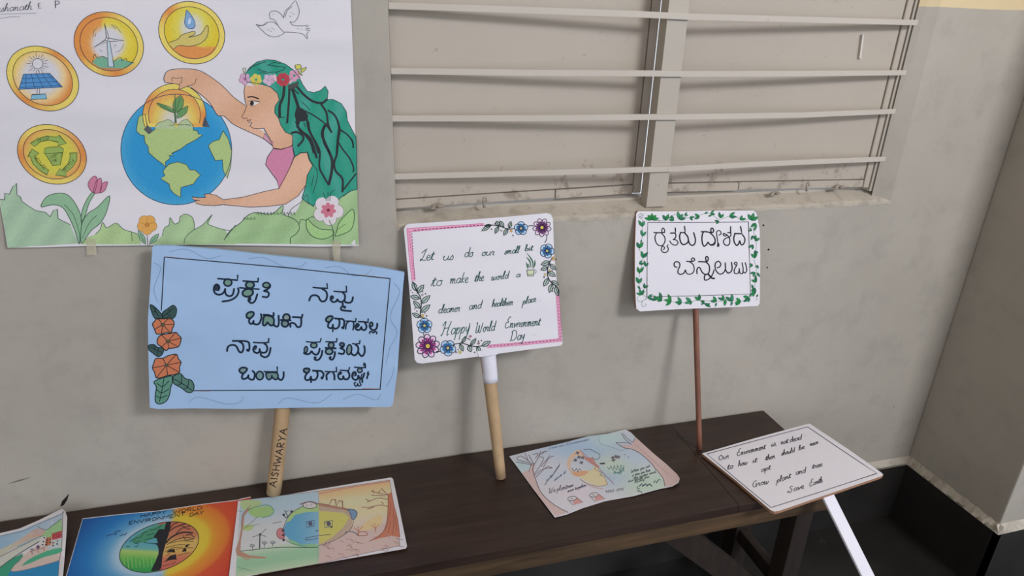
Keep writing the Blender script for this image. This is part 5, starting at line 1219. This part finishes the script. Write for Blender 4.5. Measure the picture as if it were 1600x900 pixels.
A.fill([(352,430),(362,340),(400,290),(415,296),(375,345),(366,430),(350,520),(345,600),(410,630),(530,642),(520,652),(400,650),(320,630),(312,590),(335,520)], (176,124,100), 4); A.line([(352,430),(362,340),(420,270)], .8, (120,90,80), 6); A.line([(370,440),(440,380),(470,350)], .8, (120,110,80), 6); A.line([(380,430),(480,405)], .8, (120,130,80), 6); A.line([(320,310),(360,320)], .7, (110,130,130), 6); A.line([(335,600),(410,645),(530,645)], 1.1, (200,120,84), 6); A.line([(330,610),(380,655),(410,660)], 1, (200,120,84), 6)
A.fill([(655,440),(680,380),(740,335),(820,318),(905,315),(905,545),(800,560),(740,540),(690,510),(660,480)], lambda x, y: lerp3((64,154,206), (130,184,214), (x-300)*4.571/250 - 2.9), 4, step=5)
A.fill([(672,395),(700,330),(760,290),(850,265),(905,262),(905,318),(820,320),(740,340),(700,385)], (158,204,120), 5); A.fill([(680,515),(720,520),(780,555),(850,545),(905,555),(905,570),(780,572),(720,550)], (120,190,130), 5)
A.fill([(905,315),(1000,320),(1090,330),(1130,355),(1110,410),(1060,470),(980,520),(910,550)], (204,198,80), 4); A.fill([(905,275),(1000,280),(1120,310),(1145,370),(1140,430),(1080,490),(990,530),(910,555),(1000,500),(1080,430),(1125,360),(1080,325),(905,312)], (186,156,130), 5)
A.line([(655,480),(655,430),(690,350),(760,295),(860,262),(1000,275),(1110,305),(1150,370),(1135,440),(1060,500),(960,545),(905,560)], .8, OL, 6)
A.line([(820,570),(700,540),(670,515)], .8, (60,120,80), 6); A.line([(345,600),(480,585),(640,572),(820,574),(900,572)], .9, (30,60,50), 6)
for z in (0, 130): A.line([(815+z,392),(875+z,380),(872+z,420),(818+z,430)], 1, (70,80,120), 7, closed=True, sm=False); A.disc(846+z,404,14,14,(60,60,100),8,0,(40,40,60),.5,12,9)
A.disc(996,428,8,6,(60,50,40),8); A.line([(885,458),(900,450)], 1.3, (40,50,70), 8); A.line([(990,480),(900,490),(820,505),(815,520),(860,515),(900,508)], .9, (60,50,70), 8)
A.line([(790,265),(830,248),(880,258),(890,285),(840,295),(800,285),(790,265)], .9, (90,70,90), 8); A.fill([(795,265),(830,250),(880,260),(885,282),(840,292),(802,282)], (214,208,214), 7); A.line([(770,265),(840,245),(900,262)], 1.3, (130,60,70), 8); A.disc(820,272,4,4,OL,9,n=6); A.disc(850,270,4,4,OL,9,n=6)
A.line([(905,258),(980,270),(1000,230),(1025,232),(1030,275),(1050,240),(1075,242),(1075,285),(1110,305)], 1.2, (140,80,60), 8, sm=False); A.fill([(905,258),(980,270),(1110,295),(1110,310),(905,275)], (170,110,90), 7)
A.fill([(1115,300),(1160,305),(1180,330),(1160,370),(1140,365),(1130,330)], (96,134,176), 8, True); A.line([(1115,300),(1160,305),(1180,330),(1160,370),(1140,365),(1130,330)], 1, (50,60,90), 9, closed=True); A.line([(1090,480),(1110,460),(1160,465),(1180,485)], 1.6, (110,110,120), 8)
A.fill([(605,470),(620,440),(650,440),(660,480),(655,510),(620,505)], (206,110,116), 6, True); A.line([(605,470),(620,440),(650,440),(660,480),(655,510),(620,505)], .9, (140,50,60), 8, closed=True)
for x, y in ((650,452),(652,485),(655,520),(655,340),(712,316)): A.disc(x, y, 10, 9, (34,34,50), 9, n=10)
A.line([(655,345),(675,360),(715,318)], 1, (40,40,50), 8); A.line([(660,305),(685,350)], 1, (40,40,50), 8); A.line([(670,320),(690,310)], .8, (40,40,50), 8)
A.line([(483,580),(485,480)], 1.6, (40,40,50), 7); A.disc(486,480,9,8,(40,40,50),8,n=8)
for p in ([(486,480),(430,500)], [(486,480),(530,440)], [(486,480),(530,495)], [(575,400),(605,395),(640,388)], [(435,600),(432,565)], [(518,575),(517,545)], [(576,565),(576,540)]): A.line(p, .8, (70,70,80), 7)
for x, y in ((430,560),(518,540),(577,538)): A.disc(x, y, 18, 11, (150,160,164), 6, 0, (110,116,120), .6, 12, 7)
TR = (198,102,66)
A.fill([(1400,190),(1425,180),(1440,260),(1470,380),(1485,500),(1420,490),(1330,510),(1265,530),(1330,490),(1375,450),(1395,370),(1400,280)], TR, 5); A.line([(1400,190),(1400,280),(1390,400),(1350,480),(1265,530)], .9, (140,60,50), 7); A.line([(1425,180),(1440,260),(1470,380),(1485,500)], .9, (150,70,60), 7)
for p in ([(1400,200),(1350,150)], [(1405,200),(1330,185),(1280,170)], [(1380,205),(1280,200)], [(1330,185),(1345,165)], [(1300,185),(1290,160)], [(1400,230),(1330,220),(1270,240),(1240,225)], [(1270,240),(1250,250)], [(1400,280),(1340,270),(1270,285),(1210,285)], [(1370,265),(1350,245)], [(1300,285),(1250,300)]): A.line(p, 1.2, (150,84,70), 6)
for p in ([(1420,250),(1410,350),(1380,450)], [(1435,300),(1440,400),(1430,480)], [(1450,350),(1460,450)], [(1420,380),(1400,470)]): A.line(p, .8, (130,54,44), 7)
for x, y in ((1190,450),(1310,430)): A.line([(x,y+35),(x,y)], 1.4, (190,110,80), 7); A.line([(x,y+10),(x-30,y-20)], 1, (190,110,80), 7); A.line([(x,y+5),(x+28,y-25)], 1, (190,110,80), 7); A.line([(x,y+5),(x-5,y-30)], .8, (190,110,80), 7)
A.line([(1185,490),(1190,465),(1240,462),(1250,485),(1185,490)], 1.2, (170,90,70), 7)
random.seed(4)
for k in range(26):
    x = random.uniform(925, 1460); y = random.uniform(520, 660) - (x-925)*.07; A.line([(x,y),(x+random.uniform(14,40),y-random.uniform(-6,14)),(x+random.uniform(30,60),y+random.uniform(4,24))], .8, random.choice([(160,116,116),(150,100,96),(176,126,120)]), 6, sm=False)
A.line([(905,190),(1100,150),(1412,100)], 1.6, (206,130,110), 3)
for p in ([(330,715),(400,730),(440,745)], [(340,740),(370,725),(410,745)]): A.line(p, .6, (100,150,110), 5)
A.build('drawing', r_, 'earth with eyes and mouth, trees on both sides')

# white sheet with two trees and writing
d4_ = Sheet((0, 0, HB + .0012), (0, 0, 1), lambda x, y: .0008 + .0012*math.sin(x/26 + .6) * min(1, abs(y-745)/40) + .006*max(0, (x-1030)/30)**2)
r_ = root_at('drawing_sheet', on_z(930, 745, HB), 'creased white drawing with two pink trunks, right of the brown tube', 'drawing', 'drawings on the bench')
board('sheet', d4_, [(795.5, 713), (830, 704), (880, 692), (920, 681.5), (950, 677.5), (977, 671), (986, 676), (996, 686), (1020, 708), (1042, 726), (1058, 741), (1062, 748), (1060, 754), (1050, 760), (1030, 764), (990, 775), (945, 783), (910, 794), (885, 804), (867, 808.5), (850, 786), (834, 765), (812, 735)], .0004, [M['paper']], r_, 14)
A = Art(d4_, 8).zoom(780, 650, 5.293); A.fade = .3
def bw(x, y):
    X, Y = (x-780)*5.293, (y-650)*5.293
    c = (206,206,218)
    for bx, by, rx, ry, cc in ((700,260,420,110,(150,186,222)), (930,470,190,120,(148,182,220)), (200,420,90,60,(170,206,216)), (1230,560,200,120,(176,208,186)), (960,400,160,80,(186,210,190)), (900,190,130,70,(176,212,216)), (420,480,200,60,(190,202,224)), (1150,300,160,100,(170,196,222)), (640,630,160,60,(212,202,214))):
        w_ = math.exp(-(((X-bx)/rx)**2 + ((Y-by)/ry)**2)); c = lerp3(c, cc, min(1, w_*1.15))
    return c
A.fill([(84,334),(265,286),(530,222),(740,166),(900,146),(1040,116),(1090,140),(1140,190),(1270,306),(1385,402),(1470,482),(1490,520),(1480,550),(1430,580),(1320,602),(1110,660),(873,702),(688,760),(556,812),(462,836),(370,720),(286,608),(170,450)], bw, 1, step=6)
PKT, TO = (204,170,166), (96,74,86)
A.fill([(188,470),(215,460),(260,440),(265,400),(300,390),(290,450),(300,520),(340,620),(400,690),(480,750),(570,795),(470,832),(370,718),(288,606),(200,485)], PKT, 3); A.line([(290,390),(278,450),(300,520),(340,620),(400,690),(480,750),(570,797)], 1.0, (50,54,70), 6)
A.line([(245,465),(262,410),(280,380)], .9, TO, 6)
for p in ([(280,410),(250,400),(140,380)], [(270,400),(240,385),(150,360),(180,330),(260,385)], [(240,370),(215,310)], [(285,400),(260,350),(245,320)], [(290,400),(330,340),(370,345)], [(300,350),(320,310),(275,320)], [(320,340),(345,290)], [(330,330),(355,300),(400,290)], [(350,320),(380,290)], [(290,480),(340,410),(370,350)], [(345,420),(385,370),(420,325)], [(365,425),(410,350),(455,330)], [(290,490),(360,440),(440,430)], [(300,510),(360,450),(400,420),(440,428)]): A.line(p, 1.0, TO, 6)
A.fill([(1000,235),(1090,240),(1120,190),(1140,186),(1270,304),(1385,400),(1470,480),(1490,520),(1478,550),(1430,578),(1370,585),(1360,520),(1300,440),(1240,370),(1160,300),(1080,270),(1030,262)], PKT, 3)
A.line([(965,220),(1060,222),(1095,235)], .9, TO, 6); A.line([(965,220),(1030,262),(1090,272),(1160,305),(1240,372),(1300,445),(1355,515),(1370,580)], 1.0, (60,60,76), 6); A.line([(1010,140),(1040,190),(1095,235)], .9, TO, 6); A.line([(1025,145),(1060,185),(1105,215),(1125,180)], .9, TO, 6); A.line([(820,165),(840,230),(920,255),(1010,285),(1040,270)], .7, (120,150,170), 6)
for k in range(10): A.line([(1120+k*28,230+k*24),(1150+k*28,262+k*26)], .6, (176,116,116), 5)
A.fill([(560,400),(575,340),(620,295),(670,280),(700,340),(640,330),(600,380),(590,440),(640,460),(720,470),(640,500),(590,470)], (218,180,150), 3, True); A.fill([(620,470),(700,450),(760,450),(800,410),(830,470),(850,490),(880,520),(895,565),(840,580),(760,560),(690,520)], (218,202,146), 3, True)
A.fill([(610,470),(680,455),(740,460),(700,490),(640,500)], (222,150,100), 4, True); A.line([(665,520),(740,565),(830,580),(895,565),(880,540),(870,500),(830,490),(850,470),(790,440),(810,410)], .9, (150,110,60), 6); A.line([(680,530),(760,580),(860,605)], 1.2, (200,150,140), 5)
A.fill([(670,285),(710,340),(770,345),(800,390),(830,420),(820,430),(770,400),(710,360),(690,320)], (196,110,96), 5); A.line([(668,282),(760,370),(860,470),(950,565)], 1.0, (150,96,110), 6); A.line([(700,280),(750,275),(800,300),(832,320),(825,350),(790,360),(770,340)], 1, (60,90,110), 6)
for x, y in ((630,365),(680,385),(660,340),(648,305),(690,345),(965,335),(940,345),(985,340),(945,365)): A.disc(x, y, 14, 12, (90,84,86), 6, n=6); A.line([(x-20,y+6),(x+20,y-8)], .8, (70,64,70), 7); A.line([(x-5,y-16),(x+6,y+16)], .8, (70,64,70), 7)
A.line([(835,394),(872,392)], 2.4, (30,30,40), 7)
for k in range(5): A.line([(895+k*28,420-k*4),(910+k*30,440+k*4),(925+k*26,405)], .9, (60,120,110), 6)
for k in range(4): A.line([(945,450+k*10),(1000,480-k*8),(1030-k*14,420+k*8)], .9, (70,130,120), 6)
A.disc(1040,320,5,4,(50,60,100),7,n=6); A.disc(1068,340,5,5,(50,60,100),7,n=6); A.line([(600,430),(620,455),(640,435),(650,460),(665,438),(680,452)], .9, (60,60,70), 6)
for x, y in ((605,690),(785,660)):
    A.fill([(x,y+5),(x+45,y-15),(x+90,y+25),(x+15,y+45)], (204,130,126), 4); A.disc(x-2,y-8,36,18,(214,210,218),5,-.15,(70,64,70),1,16,7); A.disc(x-5,y-8,12,6,(190,184,190),7,0,(110,100,110),.5,10,8); A.line([(x-35,y),(x+10,y+50)], .8, (90,70,76), 6); A.line([(x+40,y-10),(x+90,y+25)], .8, (110,80,80), 6)
A.line([(1150,580),(1140,600),(1160,600),(1145,620),(1175,625),(1180,640)], 1, (30,50,60), 6, sm=False); A.line([(1160,580),(1180,560),(1185,580),(1215,560),(1220,578),(1245,562),(1265,582)], 1.5, (26,40,56), 6, sm=False); A.line([(1275,555),(1290,535),(1300,552),(1320,525),(1335,530)], 1.1, (40,60,70), 6, sm=False); A.line([(1250,475),(1300,468)], .8, OL, 6)
A.build('drawing', r_, 'two leaning trees around a burning landscape')
A = Art(d4_, 8).zoom(780, 650, 5.293); A.fade = .3; BK = (62, 62, 86)
for t, x0, y0, x1, y1, h, c in (('Save',380,570,430,500,15,(84,106,140)),('environment',428,515,500,410,14,(84,106,140)),('save it',455,540,550,470,15,(84,106,140)),('We plant',410,640,560,600,20,BK),('trees',562,598,612,580,14,BK),('save together',565,632,720,580,13,BK),('Trees are',860,640,1030,612,18,(110,110,126)),
    ('When you cut',1090,470,1245,420,11,(60,80,80)),('a tree you lose',1100,500,1250,455,11,(60,80,80)),('the water and',1110,525,1290,470,11,(60,80,80)),('our earth too',1065,548,1240,510,11,(60,80,80)),('living',1120,555,1200,532,11,(60,80,80)),('Save our Environment',410,275,740,200,9,(96,116,150))):
    if t in ('We plant', 'Trees are', 'When you cut', 'Save our Environment'): A.cut('lettering', r_)
    write(A, t, x0, y0, x1, y1, h, .8, c, up=(h*.1, -h), jig=.05)
A.build("lettering", r_, "small dark handwriting")
